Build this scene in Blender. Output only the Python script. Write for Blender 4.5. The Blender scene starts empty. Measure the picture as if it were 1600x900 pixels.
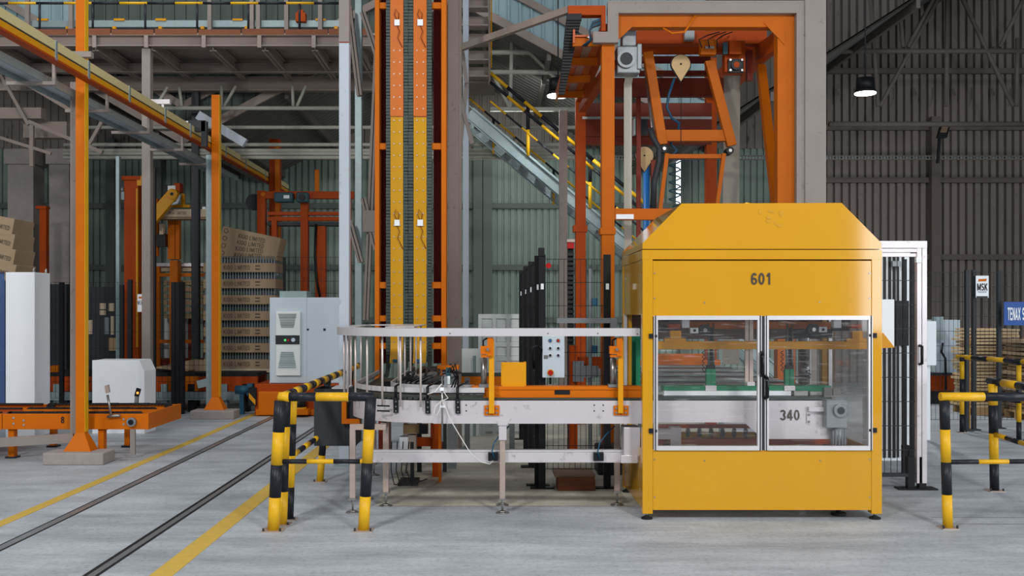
import bpy, math, random
from mathutils import Vector, Matrix
random.seed(7)
SC = bpy.context.scene
COL = SC.collection
R = math.radians
# ------------------------------------------------------------------ camera
F, VX, VY, H = 1556.0, 771.0, 486.0, 1.65      # focal length in pixels, vanishing point, eye height
cd = bpy.data.cameras.new('camera'); cam = bpy.data.objects.new('camera', cd); COL.objects.link(cam)
cd.sensor_width = 36.0; cd.lens = 36.0 * F / 1600.0
cd.shift_x = (800 - VX) / 1600.0; cd.shift_y = (VY - 450) / 1600.0
cd.clip_end = 200
cam.location = (0, 0, H); cam.rotation_euler = (R(90), 0, 0)
SC.camera = cam
# ------------------------------------------------------------------ world, lamps, exposure
wd = bpy.data.worlds.new('world'); SC.world = wd; wd.use_nodes = True
bg = wd.node_tree.nodes['Background']
bg.inputs[0].default_value = (0.80, 0.90, 1.0, 1); bg.inputs[1].default_value = 0.36
def area(name, loc, rot, sx, sy, power, col):
    l = bpy.data.lights.new(name, 'AREA'); l.shape = 'RECTANGLE'; l.size = sx; l.size_y = sy
    l.energy = power; l.color = col
    o = bpy.data.objects.new(name, l); COL.objects.link(o); o.location = loc; o.rotation_euler = rot
    return o
area('assumed_front_lamp', (-4.4, -.6, 7.4), (R(46), 0, R(-22)), 1.1, 1.1, 620, (1.0, 0.97, 0.94))  # assumed lamp out of view, lights the fronts and the enclosure interior
area('assumed_front_lamp', (4.0, -1.2, 7.4), (R(46), 0, R(10)), 1.1, 1.1, 560, (1.0, 0.97, 0.94))  # second assumed lamp out of view, on the right
area('assumed_sheen_light', (10.8, -6.0, 3.0), (R(90), 0, R(28)), 5.2, 3.6, 640, (0.94, 0.97, 1.0))  # assumed bright opening behind the camera, light added for the machine's sheen and fronts
area('assumed_side_light', (11.5, 6.0, 2.6), (R(90), 0, R(90)), 6.0, 4.5, 380, (0.92, 0.96, 1.0))  # assumed daylight from the right, an added area light with no door built
area('rear_fill', (-5.0, 13.2, 9.3), (0, 0, 0), 6.0, 1.2, 220, (0.95, 0.98, 1.0))  # added unseen fill that brightens the left rear
area('left_fill', (-8.8, 6.5, 5.6), (R(62), 0, R(-24)), .9, .9, 165, (1.0, 0.98, 0.95))  # added off-frame fill that brightens the lower left
area('rear_fill', (0.5, 18.6, 5.6), (R(35), 0, 0), 1.2, 2.0, 75, (0.92, 1.0, 0.97))  # added fill for the middle of the back wall
SC.view_settings.view_transform = 'Standard'; SC.view_settings.look = 'None'
SC.view_settings.exposure = -0.14; SC.view_settings.gamma = 1.0; SC.view_settings.use_curve_mapping = False
# ------------------------------------------------------------------ helpers
def P(px, py, Y): return Vector(((px - VX) / F * Y, Y, H - (py - VY) / F * Y))
def X(px, Y): return (px - VX) / F * Y
def Z(py, Y): return H - (py - VY) / F * Y
def FY(py): return H * F / (py - VY)
def V(*a): return Vector(a)
def hexc(s):
    r = [int(s[i:i + 2], 16) / 255 for i in (0, 2, 4)]
    return tuple(c / 12.92 if c <= .04045 else ((c + .055) / 1.055) ** 2.4 for c in r)
MATS = {}
def mat(name, col, rough=.5, metal=0.0, var=.12, scale=6.0, bump=0.0, wear=None, wearamt=.0, emit=0, coat=0.0, spec=.25, stretch=(1, 1, 1)):
    m = bpy.data.materials.new(name); m.use_nodes = True; nt = m.node_tree; N = nt.nodes; L = nt.links
    p = N['Principled BSDF']; c = hexc(col) if isinstance(col, str) else col
    p.inputs['Roughness'].default_value = rough; p.inputs['Metallic'].default_value = metal
    p.inputs['Specular IOR Level'].default_value = .5 if metal else spec
    if coat: p.inputs['Coat Weight'].default_value = coat; p.inputs['Coat Roughness'].default_value = .07
    tc = N.new('ShaderNodeTexCoord'); mp = N.new('ShaderNodeMapping'); mp.inputs['Scale'].default_value = stretch
    L.new(tc.outputs['Object'], mp.inputs[0])
    nz = N.new('ShaderNodeTexNoise'); nz.inputs['Scale'].default_value = scale; nz.inputs['Detail'].default_value = 6
    L.new(mp.outputs[0], nz.inputs[0])
    mx = N.new('ShaderNodeMix'); mx.data_type = 'RGBA'
    mx.inputs[6].default_value = (*[v * (1 - var) for v in c], 1); mx.inputs[7].default_value = (*[min(1, v * (1 + var)) for v in c], 1)
    L.new(nz.outputs[0], mx.inputs[0]); out = mx.outputs[2]
    if wear:
        n2 = N.new('ShaderNodeTexNoise'); n2.inputs['Scale'].default_value = scale * 3.1; n2.inputs['Detail'].default_value = 9
        n2.inputs['Roughness'].default_value = .7; L.new(mp.outputs[0], n2.inputs[0])
        cr = N.new('ShaderNodeValToRGB'); cr.color_ramp.elements[0].position = 1 - wearamt - .06; cr.color_ramp.elements[1].position = 1 - wearamt + .04
        L.new(n2.outputs[0], cr.inputs[0])
        m2 = N.new('ShaderNodeMix'); m2.data_type = 'RGBA'; L.new(cr.outputs[0], m2.inputs[0]); L.new(out, m2.inputs[6])
        m2.inputs[7].default_value = (*hexc(wear), 1); out = m2.outputs[2]
    L.new(out, p.inputs['Base Color'])
    if bump:
        b = N.new('ShaderNodeBump'); b.inputs['Strength'].default_value = bump; b.inputs['Distance'].default_value = .01
        L.new(nz.outputs[0], b.inputs['Height']); L.new(b.outputs[0], p.inputs['Normal'])
    if emit: p.inputs['Emission Color'].default_value = (*c, 1); p.inputs['Emission Strength'].default_value = emit
    MATS[name] = m; return m
mat('yellow', 'cb9304', .4, var=.04, scale=3, coat=1.0, spec=.08)
mat('yellow_gloss', 'cc9305', .4, var=.04, scale=3, coat=1.0, spec=.08)
mat('lit_side_yellow', 'e6ae18', .4, var=.06)  # light on the right side of the orange posts, put into the colour
mat('brick', '641f08', .5, var=.14, scale=5)
mat('yellow2', 'd6930a', .42, var=.08, scale=9)
mat('orange', 'c8680a', .5, spec=.12, var=.10, scale=5, wear='8a4a20', wearamt=.30)
mat('deep_orange', 'a8430c', .5, spec=.12, var=.14, scale=5, wear='70301a', wearamt=.33)
mat('rust_red', '7c2a18', .5, var=.2, scale=5)
mat('aluminium', 'd2cfd2', .34, metal=.35, var=.06, scale=12)
mat('plate_steel', 'cfc9cd', .38, metal=.3, var=.09, scale=3.5, wear='a09a98', wearamt=.34)
mat('steel', '9a9896', .32, metal=.8, var=.12, scale=14)
mat('leg_steel', 'b7a59b', .4, metal=.4, var=.12, scale=9)
mat('galv', '8fa0a3', .45, metal=.45, var=.16, scale=16)
mat('column_grey', '8f857f', .6, var=.1, scale=4, wear='6d625c', wearamt=.33)
mat('pale_column', 'b3bdc8', .5, var=.06, scale=3, wear='8f959c', wearamt=.32)
mat('beam_brown', '94877f', .6, var=.15, scale=4)
mat('pipe_paint', 'a9aaa0', .5, var=.15, scale=6)
mat('truss_dark', '6f6863', .55, var=.15, scale=5)
mat('white', 'ebf0f5', .4, var=.03, scale=3)
mat('cabinet_blue', 'c8d6e0', .42, var=.03, scale=3)
mat('plastic_white', 'e6edec', .5, var=.04)
mat('black', '15161a', .45, var=.2, scale=12)
mat('black_gloss', '101114', .2, var=.1)
mat('rubber', '202022', .7, var=.2, scale=20)
mat('dark_grey', '2e3236', .5, var=.12, scale=6)
mat('stripe_black', '1c1f26', .4, var=.15, scale=25, wear='8c8a88', wearamt=.30)
mat('stripe_yellow', 'dba91c', .38, var=.1, scale=25, wear='8a6a28', wearamt=.31)
mat('chain', '3a443f', .5, metal=.35, var=.25, scale=30)
mat('cardboard', 'a08a70', .85, var=.1, scale=7, bump=.1)
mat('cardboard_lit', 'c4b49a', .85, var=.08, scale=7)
mat('print', '4f4a40', .8, var=.1)
mat('print_dark', '47403a', .7, var=.08)
mat('ink', '1c1c1e', .6, var=.05)
mat('wood', 'b2946c', .8, var=.2, scale=9, stretch=(1, 1, 6))
mat('wood_red', '7a4a34', .8, var=.3, scale=8, stretch=(1, 6, 6))
mat('plywood', 'c9ab7e', .7, var=.12, scale=6, stretch=(1, 1, 8))
mat('concrete', '9c9490', .9, var=.15, scale=9, bump=.4, wear='6d6763', wearamt=.34)
mat('green', '17704f', .45, var=.1, scale=9)
mat('teal', '2c4f58', .45, var=.12)
mat('motor_grey', '7f8589', .42, metal=.3, var=.12, scale=14)
mat('motor_blue', '2b5a74', .42, var=.1)
mat('blue', '1f5f9e', .45, var=.06)
mat('sign_blue', '1d4f9a', .4, var=.04)
mat('red', 'b81c1c', .35, var=.05)
mat('cable_white', 'd8d6d2', .5, var=.03)
mat('cable_dark', '2a2226', .5, var=.05)
mat('cable_red', '6a1c14', .5, var=.05)
mat('hose_blue', '1d4a66', .4, var=.05)
mat('belt', 'b9b4a6', .6, var=.06, scale=5)
mat('belt_dark', '8d877d', .6, var=.1, scale=5)
mat('bottle', '70797a', .12, metal=.1, var=.3, scale=60)
mat('residue', 'c48f22', .6, var=.25, scale=40)
mat('lamp', (1, .97, .92), .4, emit=9)
mat('daylight', (.86, .93, 1.0), .4, emit=2.2)
mat('led_green', (.1, .8, .2), .4, emit=.6)
mat('sheet_green', '8b9c92', .55, var=.12, scale=1.4, wear='6f7f74', wearamt=.36, stretch=(1, 1, .3))
mat('sheet_grey', '8d847e', .6, var=.14, scale=1.4, wear='5d554f', wearamt=.36, stretch=(1, 1, .3))
mat('sheet_roof', '6e6c68', .6, var=.12, scale=1.5)
mat('sheet_pale', '93aeb4', .5, var=.08, scale=1.2)
mat('girt', '66706a', .55, var=.1)
mat('girt_dark', '736a64', .6, var=.1)
mat('floor_line', 'c9a84a', .6, var=.15, scale=14, wear='8f949a', wearamt=.36)
mat('groove', '1a1b1e', .5, var=.2, scale=10)
mat('rail_strip', '8f979c', .35, metal=.6, var=.1, scale=10)
def glass_mat(name, tint, haze, gl=.08, streak=True):
    m = bpy.data.materials.new(name); m.use_nodes = True; nt = m.node_tree; N = nt.nodes; L = nt.links
    N.remove(N['Principled BSDF']); out = N['Material Output']
    tr = N.new('ShaderNodeBsdfTransparent'); tr.inputs[0].default_value = (*tint, 1)
    gs = N.new('ShaderNodeBsdfGlossy'); gs.inputs[1].default_value = .04
    df = N.new('ShaderNodeBsdfDiffuse'); df.inputs[0].default_value = (.8, .8, .82, 1)
    lw = N.new('ShaderNodeLayerWeight'); lw.inputs[0].default_value = .25
    a = N.new('ShaderNodeMixShader'); b = N.new('ShaderNodeMixShader')
    ml = N.new('ShaderNodeMath'); ml.operation = 'MULTIPLY_ADD'; ml.inputs[1].default_value = .3; ml.inputs[2].default_value = gl
    L.new(lw.outputs['Fresnel'], ml.inputs[0]); L.new(ml.outputs[0], a.inputs[0]); L.new(tr.outputs[0], a.inputs[1]); L.new(gs.outputs[0], a.inputs[2])
    L.new(a.outputs[0], b.inputs[1]); L.new(df.outputs[0], b.inputs[2]); b.inputs[0].default_value = haze
    if streak:                                     # fine scratches and smears in the acrylic
        tc = N.new('ShaderNodeTexCoord'); mp = N.new('ShaderNodeMapping'); mp.inputs['Rotation'].default_value = (0, R(38), 0); mp.inputs['Scale'].default_value = (3, 1, 46)
        nz = N.new('ShaderNodeTexNoise'); nz.inputs['Scale'].default_value = 1.4; nz.inputs['Detail'].default_value = 5
        cr = N.new('ShaderNodeMapRange'); cr.inputs[1].default_value = .56; cr.inputs[2].default_value = .78; cr.inputs[3].default_value = haze; cr.inputs[4].default_value = haze + .12
        L.new(tc.outputs['Object'], mp.inputs[0]); L.new(mp.outputs[0], nz.inputs[0]); L.new(nz.outputs[0], cr.inputs[0]); L.new(cr.outputs[0], b.inputs[0])
    L.new(b.outputs[0], out.inputs[0]); MATS[name] = m
glass_mat('acrylic', (.985, .985, .985), .012, .015)
glass_mat('acrylic_side', (.93, .93, .93), .05)

class B:
    K = 0
    def __init__(s): s.v = []; s.f = []; s.m = []; s.s = []
    def add(s, vs, fs, m=0, smooth=False):
        o = len(s.v); s.v += [tuple(v) for v in vs]
        for i, f in enumerate(fs):
            s.f.append([o + k for k in f]); s.m.append(m); s.s.append(smooth if isinstance(smooth, bool) else smooth[i])
        return s
    def box(s, x0, x1, y0, y1, z0, z1, m=0):
        B.K = (B.K + 1) % 9; e = .00035 * B.K; x0 -= e; x1 += e; y0 -= e; y1 += e; z1 += e   # keeps touching faces from coinciding
        if z0 > .004: z0 -= e
        vs = [(x, y, z) for x in (x0, x1) for y in (y0, y1) for z in (z0, z1)]
        return s.add(vs, [(0, 1, 3, 2), (4, 6, 7, 5), (0, 4, 5, 1), (2, 3, 7, 6), (0, 2, 6, 4), (1, 5, 7, 3)], m)
    def fb(s, x0, x1, y0, y1, Y, d, m=0):       # a box whose front face covers these photo pixels when it stands at depth Y
        return s.box(X(x0, Y), X(x1, Y), Y, Y + d, Z(y1, Y), Z(y0, Y), m)
    def bar(s, p, q, w, h, m=0, up=(0, 0, 1)):
        p = Vector(p); q = Vector(q); d = (q - p).normalized(); u = Vector(up)
        if abs(d.dot(u)) > .99: u = Vector((0, 1, 0))
        r = d.cross(u).normalized(); u = r.cross(d)
        vs = [a + r * i * w / 2 + u * j * h / 2 for a in (p, q) for i, j in ((-1, -1), (1, -1), (1, 1), (-1, 1))]
        return s.add(vs, [(0, 3, 2, 1), (4, 5, 6, 7), (0, 1, 5, 4), (1, 2, 6, 5), (2, 3, 7, 6), (3, 0, 4, 7)], m)
    def ib(s, p, q, w, h, t=.012, m=0, up=(0, 0, 1)):
        p = Vector(p); q = Vector(q); u = Vector(up)
        s.bar(p + u * (h / 2 - t / 2), q + u * (h / 2 - t / 2), w, t, m, up); s.bar(p - u * (h / 2 - t / 2), q - u * (h / 2 - t / 2), w, t, m, up)
        return s.bar(p, q, t, h, m, up)
    def tube(s, p, q, r, n=10, m=0, r2=None, cap=True):
        p = Vector(p); q = Vector(q); d = (q - p).normalized(); u = Vector((0, 0, 1)) if abs(d.z) < .9 else Vector((1, 0, 0))
        a = d.cross(u).normalized(); b = d.cross(a); r2 = r if r2 is None else r2
        vs = [p + (a * math.cos(t) + b * math.sin(t)) * r for t in [2 * math.pi * k / n for k in range(n)]]
        vs += [q + (a * math.cos(t) + b * math.sin(t)) * r2 for t in [2 * math.pi * k / n for k in range(n)]]
        fs = [(k, k + n, (k + 1) % n + n, (k + 1) % n) for k in range(n)]; sm = [True] * n
        if cap: fs += [tuple(range(n)), tuple(range(2 * n - 1, n - 1, -1))]; sm += [False, False]
        return s.add(vs, fs, m, sm)
    def path(s, pts, r, n=6, m=0):
        pts = [Vector(p) for p in pts]; N = len(pts); vs = []; fs = []
        pa = None
        for i, p in enumerate(pts):
            d = (pts[min(i + 1, N - 1)] - pts[max(i - 1, 0)]).normalized()
            if pa is None: u = Vector((0, 0, 1)) if abs(d.z) < .9 else Vector((1, 0, 0)); a = d.cross(u).normalized()
            else: a = (pa - d * pa.dot(d)).normalized()
            pa = a; b = d.cross(a)
            vs += [p + (a * math.cos(t) + b * math.sin(t)) * r for t in [2 * math.pi * k / n for k in range(n)]]
        for i in range(N - 1):
            for k in range(n): fs.append((i * n + k, i * n + n + k, i * n + n + (k + 1) % n, i * n + (k + 1) % n))
        sm = [True] * len(fs); fs += [tuple(range(n)), tuple(range(N * n - 1, N * n - n - 1, -1))]; sm += [False, False]
        return s.add(vs, fs, m, sm)
    def prism(s, pts, vec, m=0):
        n = len(pts); vec = Vector(vec); vs = [Vector(p) for p in pts]; vs += [p + vec for p in vs]
        fs = [tuple(range(n)), tuple(range(2 * n - 1, n - 1, -1))] + [(k, k + n, (k + 1) % n + n, (k + 1) % n) for k in range(n)]
        return s.add(vs, fs, m)
    def fpoly(s, pix, Y, d, m=0): return s.prism([P(a, b, Y) for a, b in pix], (0, d, 0), m)
    def mesh(s, name, mats):
        me = bpy.data.meshes.new(name); me.from_pydata(s.v, [], s.f)
        for k in ([mats] if isinstance(mats, str) else mats): me.materials.append(MATS[k])
        me.polygons.foreach_set('material_index', s.m); me.polygons.foreach_set('use_smooth', s.s)
        me.update()
        import bmesh
        bm = bmesh.new(); bm.from_mesh(me); bmesh.ops.recalc_face_normals(bm, faces=bm.faces); bm.to_mesh(me); bm.free()
        return me
    def mk(s, name, mats, parent=None, label=None, kind=None, bevel=0):
        o = bpy.data.objects.new(name, s.mesh(name, mats)); COL.objects.link(o)
        if bevel:
            b = o.modifiers.new('bevel', 'BEVEL'); b.width = bevel; b.segments = 2; b.limit_method = 'ANGLE'
        attach(o, parent)
        if label: o['label'] = label
        if kind: o['kind'] = kind
        return o
def attach(o, parent):
    if parent is not None:
        o.parent = parent
        if parent.type == 'EMPTY': o.matrix_parent_inverse = Matrix.Translation(-Vector(parent['_at'][:]))
def T(name, label, cat, loc=(0, 0, 0), group=None):
    o = bpy.data.objects.new(name, None); COL.objects.link(o); o.location = loc; o.empty_display_size = .1
    o['_at'] = list(loc); o['label'] = label; o['category'] = cat
    if group: o['group'] = group
    return o
def tag(o, label, cat, group=None):
    o['label'] = label; o['category'] = cat
    if group: o['group'] = group
    return o
def put(name, me, loc, parent, rot=(0, 0, 0), scale=(1, 1, 1), label=None):
    o = bpy.data.objects.new(name, me); COL.objects.link(o); o.location = loc; o.rotation_euler = rot; o.scale = scale
    attach(o, parent)
    if label: o['label'] = label
    return o
def S(o): o['kind'] = 'structure'; return o
TXT = {}
def _A(cx, cz, rx, rz, a0, a1, n=14): return [(cx + rx * math.cos(R(a0 + (a1 - a0) * k / n)), cz + rz * math.sin(R(a0 + (a1 - a0) * k / n))) for k in range(n + 1)]
GLY = {'0': (.6, [_A(.3, .5, .2, .42, 90, 450, 24)]), '1': (.5, [[(.34, 0), (.34, 1)], [(.10, .74), (.2, .77), (.30, .93)]]), '3': (.6, [_A(.28, .73, .2, .19, 165, -80), _A(.28, .28, .21, .21, 80, -165)]),
       '4': (.62, [[(.41, 0), (.41, 1)], [(.37, .95), (.08, .30)], [(.03, .27), (.6, .27)]]), '6': (.6, [_A(.3, .3, .2, .22, 0, 360, 20), _A(.31, .52, .21, .4, 40, 180) + [(.1, .3)]]),
       '7': (.56, [[(.03, .92), (.54, .92)], [(.5, .9), (.32, .5), (.2, 0)]]), '8': (.6, [_A(.3, .72, .18, .19, 0, 360, 20), _A(.3, .28, .2, .2, 0, 360, 20)]), ' ': (.34, []),
       'M': (.84, [[(.1, 0), (.1, 1)], [(.74, 0), (.74, 1)], [(.12, .95), (.42, .1)], [(.42, .1), (.72, .95)]]), 'S': (.62, [_A(.31, .72, .21, .21, 25, 270) + _A(.31, .29, .21, .21, 90, -155)]),
       'K': (.64, [[(.1, 0), (.1, 1)], [(.58, 1), (.12, .40)], [(.27, .58), (.6, 0)]]), 'I': (.28, [[(.14, 0), (.14, 1)]]), 'O': (.72, [_A(.36, .5, .27, .43, 90, 450, 24)]), 'L': (.54, [[(.1, 0), (.1, 1)], [(.1, .07), (.52, .07)]]),
       'T': (.6, [[(.3, 0), (.3, 1)], [(.02, .93), (.58, .93)]]), 'E': (.56, [[(.1, 0), (.1, 1)], [(.1, .07), (.53, .07)], [(.1, .52), (.5, .52)], [(.1, .93), (.53, .93)]]), 'D': (.66, [[(.1, 0), (.1, 1)], [(.1, .93), (.28, .93)] + _A(.28, .5, .3, .43, 90, -90) + [(.1, .07)]]),
       'N': (.68, [[(.1, 0), (.1, 1)], [(.58, 0), (.58, 1)], [(.12, .95), (.56, .05)]]), 'A': (.66, [[(.05, 0), (.33, .97)], [(.61, 0), (.33, .97)], [(.16, .3), (.5, .3)]]), 'X': (.62, [[(.04, 0), (.58, 1)], [(.58, 0), (.04, 1)]])}
def text_mesh(txt, h, bold, matn, sx):
    key = (txt, h, bold, matn, sx)
    if key in TXT: return TXT[key]
    t = .17 if bold else .115; b = B(); x0 = 0; W = sum(GLY[c][0] + .08 for c in txt) - .08; q = 0
    for c in txt:
        for st_ in GLY[c][1]:
            q += 1; n = len(st_); vs = []
            for i, (x, z) in enumerate(st_):
                a = Vector(st_[max(i - 1, 0)]); e = Vector(st_[min(i + 1, n - 1)])
                if (Vector(st_[0]) - Vector(st_[-1])).length < 1e-3 and i in (0, n - 1): a = Vector(st_[-2]); e = Vector(st_[1])
                d = (e - a).normalized(); nx, nz = -d.y * t / 2, d.x * t / 2
                for sg in (1, -1): vs.append(((x0 + x + sg * nx - W / 2) * h * sx, -.0003 * (q % 5), (z + sg * nz - .5) * h))
            b.add(vs, [(2 * i, 2 * i + 1, 2 * i + 3, 2 * i + 2) for i in range(n - 1)])
        x0 += GLY[c][0] + .08
    TXT[key] = b.mesh('lettering', matn); return TXT[key]
def letters(txt, loc, h, parent, bold=0, matn='ink', sx=1.0, rotz=0, label=None):
    loc = Vector(loc) - Vector((0, .0035, 0))
    return put('lettering', text_mesh(txt, h, bold, matn, sx), loc, parent, (0, 0, rotz), label=label)
def stripes(b, p, q, r, seg, start=0, n=12):
    p = Vector(p); q = Vector(q); L = (q - p).length; d = (q - p) / L; t = 0; k = start
    while t < L - 1e-4:
        e = min(L, t + seg); b.tube(p + d * t, p + d * e, r, n, k % 2, cap=True); t = e; k += 1
SY = ['stripe_black', 'stripe_yellow']
def mesh_panel(p, q, z0, z1, sx=.05, sz=.2, r=.0022):
    """welded wire panel between two ground points"""
    b = B(); p = Vector(p); q = Vector(q); L = (q - p).length; d = (q - p) / L; n = max(1, int(L / sx))
    nn = Vector((-d.y, d.x, 0))
    for i in range(n + 1):
        a = p + d * (L * i / n); b.bar((a.x, a.y, z0), (a.x, a.y, z1), 2 * r, 2 * r)
    k = max(1, int((z1 - z0) / sz))
    for i in range(k + 1):
        z = z0 + (z1 - z0) * i / k; b.bar((p.x, p.y, z) + Vector((0, 0, 0)) if False else Vector((p.x, p.y, z)) + nn * r * 2, Vector((q.x, q.y, z)) + nn * r * 2, 2 * r, 2.6 * r)
    return b
def arc(c, r, a0, a1, n, z): return [Vector((c[0] + r * math.cos(R(a0 + (a1 - a0) * k / n)), c[1] + r * math.sin(R(a0 + (a1 - a0) * k / n)), z)) for k in range(n + 1)]
mat('cream', 'd3c48f', .5, var=.06, scale=3)
mat('lamp_orange', (1, .3, .05), .4, emit=2)
mat('film_blue', '4a6190', .35, var=.15, scale=9, bump=.6)
mat('amber_shade', 'c8660a', .36, var=.05, scale=3)  # track yellow reddened, the shade near the top put into the colour
mat('sheet_dark', '4f5a55', .6, var=.12, scale=1.5)
mat('shelf_paint', 'c05a28', .35, var=.1, coat=.5)
mat('wood_pale', 'cdb48c', .8, var=.2, scale=7, stretch=(1, 1, 6))
mat('gantry_orange', 'ba5e06', .45, spec=.12, var=.1, scale=5, wear='8a4a20', wearamt=.3)
mat('lining', '75605a', .6, var=.2, scale=6)
mat('rod_steel', 'c9bfba', .35, metal=.3, var=.06)
# ================================================================== THE SETTING
def floor_material():
    m = bpy.data.materials.new('floor_concrete'); m.use_nodes = True; nt = m.node_tree; N = nt.nodes; L = nt.links
    p = N['Principled BSDF']; tc = N.new('ShaderNodeTexCoord')
    def noise(sc, det, stretch=(1, 1, 1), rough=.6):
        mp = N.new('ShaderNodeMapping'); mp.inputs['Scale'].default_value = stretch; L.new(tc.outputs['Object'], mp.inputs[0])
        n = N.new('ShaderNodeTexNoise'); n.inputs['Scale'].default_value = sc; n.inputs['Detail'].default_value = det; n.inputs['Roughness'].default_value = rough
        L.new(mp.outputs[0], n.inputs[0]); return n.outputs[0]
    def ramp(f, a, b, ca, cb):
        r = N.new('ShaderNodeValToRGB'); r.color_ramp.elements[0].position = a; r.color_ramp.elements[1].position = b
        r.color_ramp.elements[0].color = (*ca, 1); r.color_ramp.elements[1].color = (*cb, 1); L.new(f, r.inputs[0]); return r.outputs[0]
    def mix(f, a, b, mode='MIX'):
        x = N.new('ShaderNodeMix'); x.data_type = 'RGBA'; x.blend_type = mode
        if hasattr(f, 'node'): L.new(f, x.inputs[0])
        else: x.inputs[0].default_value = f
        L.new(a, x.inputs[6]); L.new(b, x.inputs[7]); return x.outputs[2]
    big = noise(.7, 5); front = ramp(big, .3, .7, hexc('9ba2a9'), hexc('bbc2c9'))
    back = ramp(noise(.9, 5), .3, .7, hexc('aeab9d'), hexc('ccc8b8'))
    sx = N.new('ShaderNodeSeparateXYZ'); L.new(tc.outputs['Object'], sx.inputs[0])
    def gt(o, v, w=.02):
        r = N.new('ShaderNodeMapRange'); r.inputs[1].default_value = v - w; r.inputs[2].default_value = v + w; L.new(o, r.inputs[0]); return r.outputs[0]
    mu = N.new('ShaderNodeMath'); mu.operation = 'MULTIPLY'; L.new(gt(sx.outputs[0], -1.0), mu.inputs[0]); L.new(gt(sx.outputs[1], 8.42, .012), mu.inputs[1])
    m3_ = N.new('ShaderNodeMath'); m3_.operation = 'SUBTRACT'; m3_.use_clamp = True; L.new(mu.outputs[0], m3_.inputs[0]); L.new(gt(sx.outputs[0], 3.3, .15), m3_.inputs[1]); mu = m3_
    c = mix(mu.outputs[0], front, back)
    st = ramp(noise(2.2, 9, (.35, 1.6, 1), .72), .36, .60, (.70, .71, .72), (1.08, 1.08, 1.08)); c = mix(.9, c, st, 'MULTIPLY')
    sp = ramp(noise(26, 8, (1, 1, 1), .75), .34, .52, (.62, .62, .62), (1.03, 1.03, 1.03)); c = mix(.7, c, sp, 'MULTIPLY')
    chip = ramp(noise(9, 10, (1, 2, 1), .8), .70, .74, (0, 0, 0), (1, 1, 1))
    wc = N.new('ShaderNodeRGB'); wc.outputs[0].default_value = (*hexc('d3d8dc'), 1); c = mix(chip, c, wc.outputs[0])
    L.new(c, p.inputs['Base Color'])
    r = N.new('ShaderNodeMapRange'); r.inputs[3].default_value = .42; r.inputs[4].default_value = .72; L.new(noise(3, 5), r.inputs[0]); L.new(r.outputs[0], p.inputs['Roughness'])
    b = N.new('ShaderNodeBump'); b.inputs['Strength'].default_value = .12; b.inputs['Distance'].default_value = .004; L.new(noise(40, 6), b.inputs['Height']); L.new(b.outputs[0], p.inputs['Normal'])
    MATS['floor_concrete'] = m
floor_material()
floor = S(B().box(-17, 18, 0, 23.4, -.2, 0).mk('floor', 'floor_concrete'))
jb = B().box(-1.0, 1.2, 8.408, 8.42, 0, .0012)
jb.box(3.5, 18, 7.95, 7.956, 0, .0012); jb.box(3.5, 18, 7.70, 7.706, 0, .0012)
jb.mk('joint', 'girt_dark', floor)
def floor_line(x0, x1, y0, y1, label):
    tag(B().box(x0, x1, y0, y1, 0, .002).mk('floor_marking', 'floor_line'), label, 'floor line')
floor_line(-3.87, -3.77, 4.5, 18.2, 'worn yellow floor line running past the concrete plinths of the orange posts')
floor_line(-2.14, -2.0, 4.5, 16.5, 'broad yellow floor line running under the striped barrier beside the rail')
def floor_rail(xc, gap, w, label):
    t = T('floor_rail', label, 'rail', (xc, 5, 0))
    B().box(xc - gap / 2 + w / 2, xc + gap / 2 - w / 2, 4.5, 21, 0, .003).mk('rail_head', 'rail_strip', t)
    for s in (-1, 1): B().box(xc + s * gap / 2 - w / 2, xc + s * gap / 2 + w / 2, 4.5, 21, 0, .004).mk('groove', 'groove', t)
floor_rail(-2.505, .07, .022, 'dark sunken steel rail with two grooves next to the striped barrier')
floor_rail(-3.43, .08, .010, 'faint worn rail with thin grooves next to the yellow floor line by the plinths')
# corrugated sheet, ribs along z, front at y = 0 facing -y
def corr_mesh(w, h, ribs, depth, mt):
    pitch = w / ribs; pts = []
    for i in range(ribs):
        x = i * pitch
        pts += [(x, 0), (x + pitch * .62, 0), (x + pitch * .67, depth), (x + pitch * .95, depth)]
    pts.append((w, 0)); b = B(); n = len(pts)
    b.add([(x, y, z) for z in (0, h) for x, y in pts], [(i, i + 1, i + 1 + n, i + n) for i in range(n - 1)])
    return b.mesh('sheet', mt)
YW = 23.0
wl = S(B().box(-17, 7.35, YW + .12, YW + .2, 0, 9).mk('wall_back_left', 'sheet_green'))
wr = S(B().box(7.35, 18, YW + .12, YW + .2, 0, 12).mk('wall_back_right', 'sheet_grey'))
m1 = corr_mesh(.9, 5.4, 6, .05, 'sheet_green'); m2 = corr_mesh(.9, 12, 5, .10, 'sheet_grey')
for i in range(27): put('sheet', m1, (-17 + i * .9, YW, 0), wl)
for i in range(12): put('sheet', m2, (7.35 + i * .9, YW, 0), wr)
m3 = corr_mesh(.9, 3.6, 5, .035, 'sheet_grey')
for i in range(27): put('sheet', m3, (-17 + i * .9, YW - .02, 5.4), wl)
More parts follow.
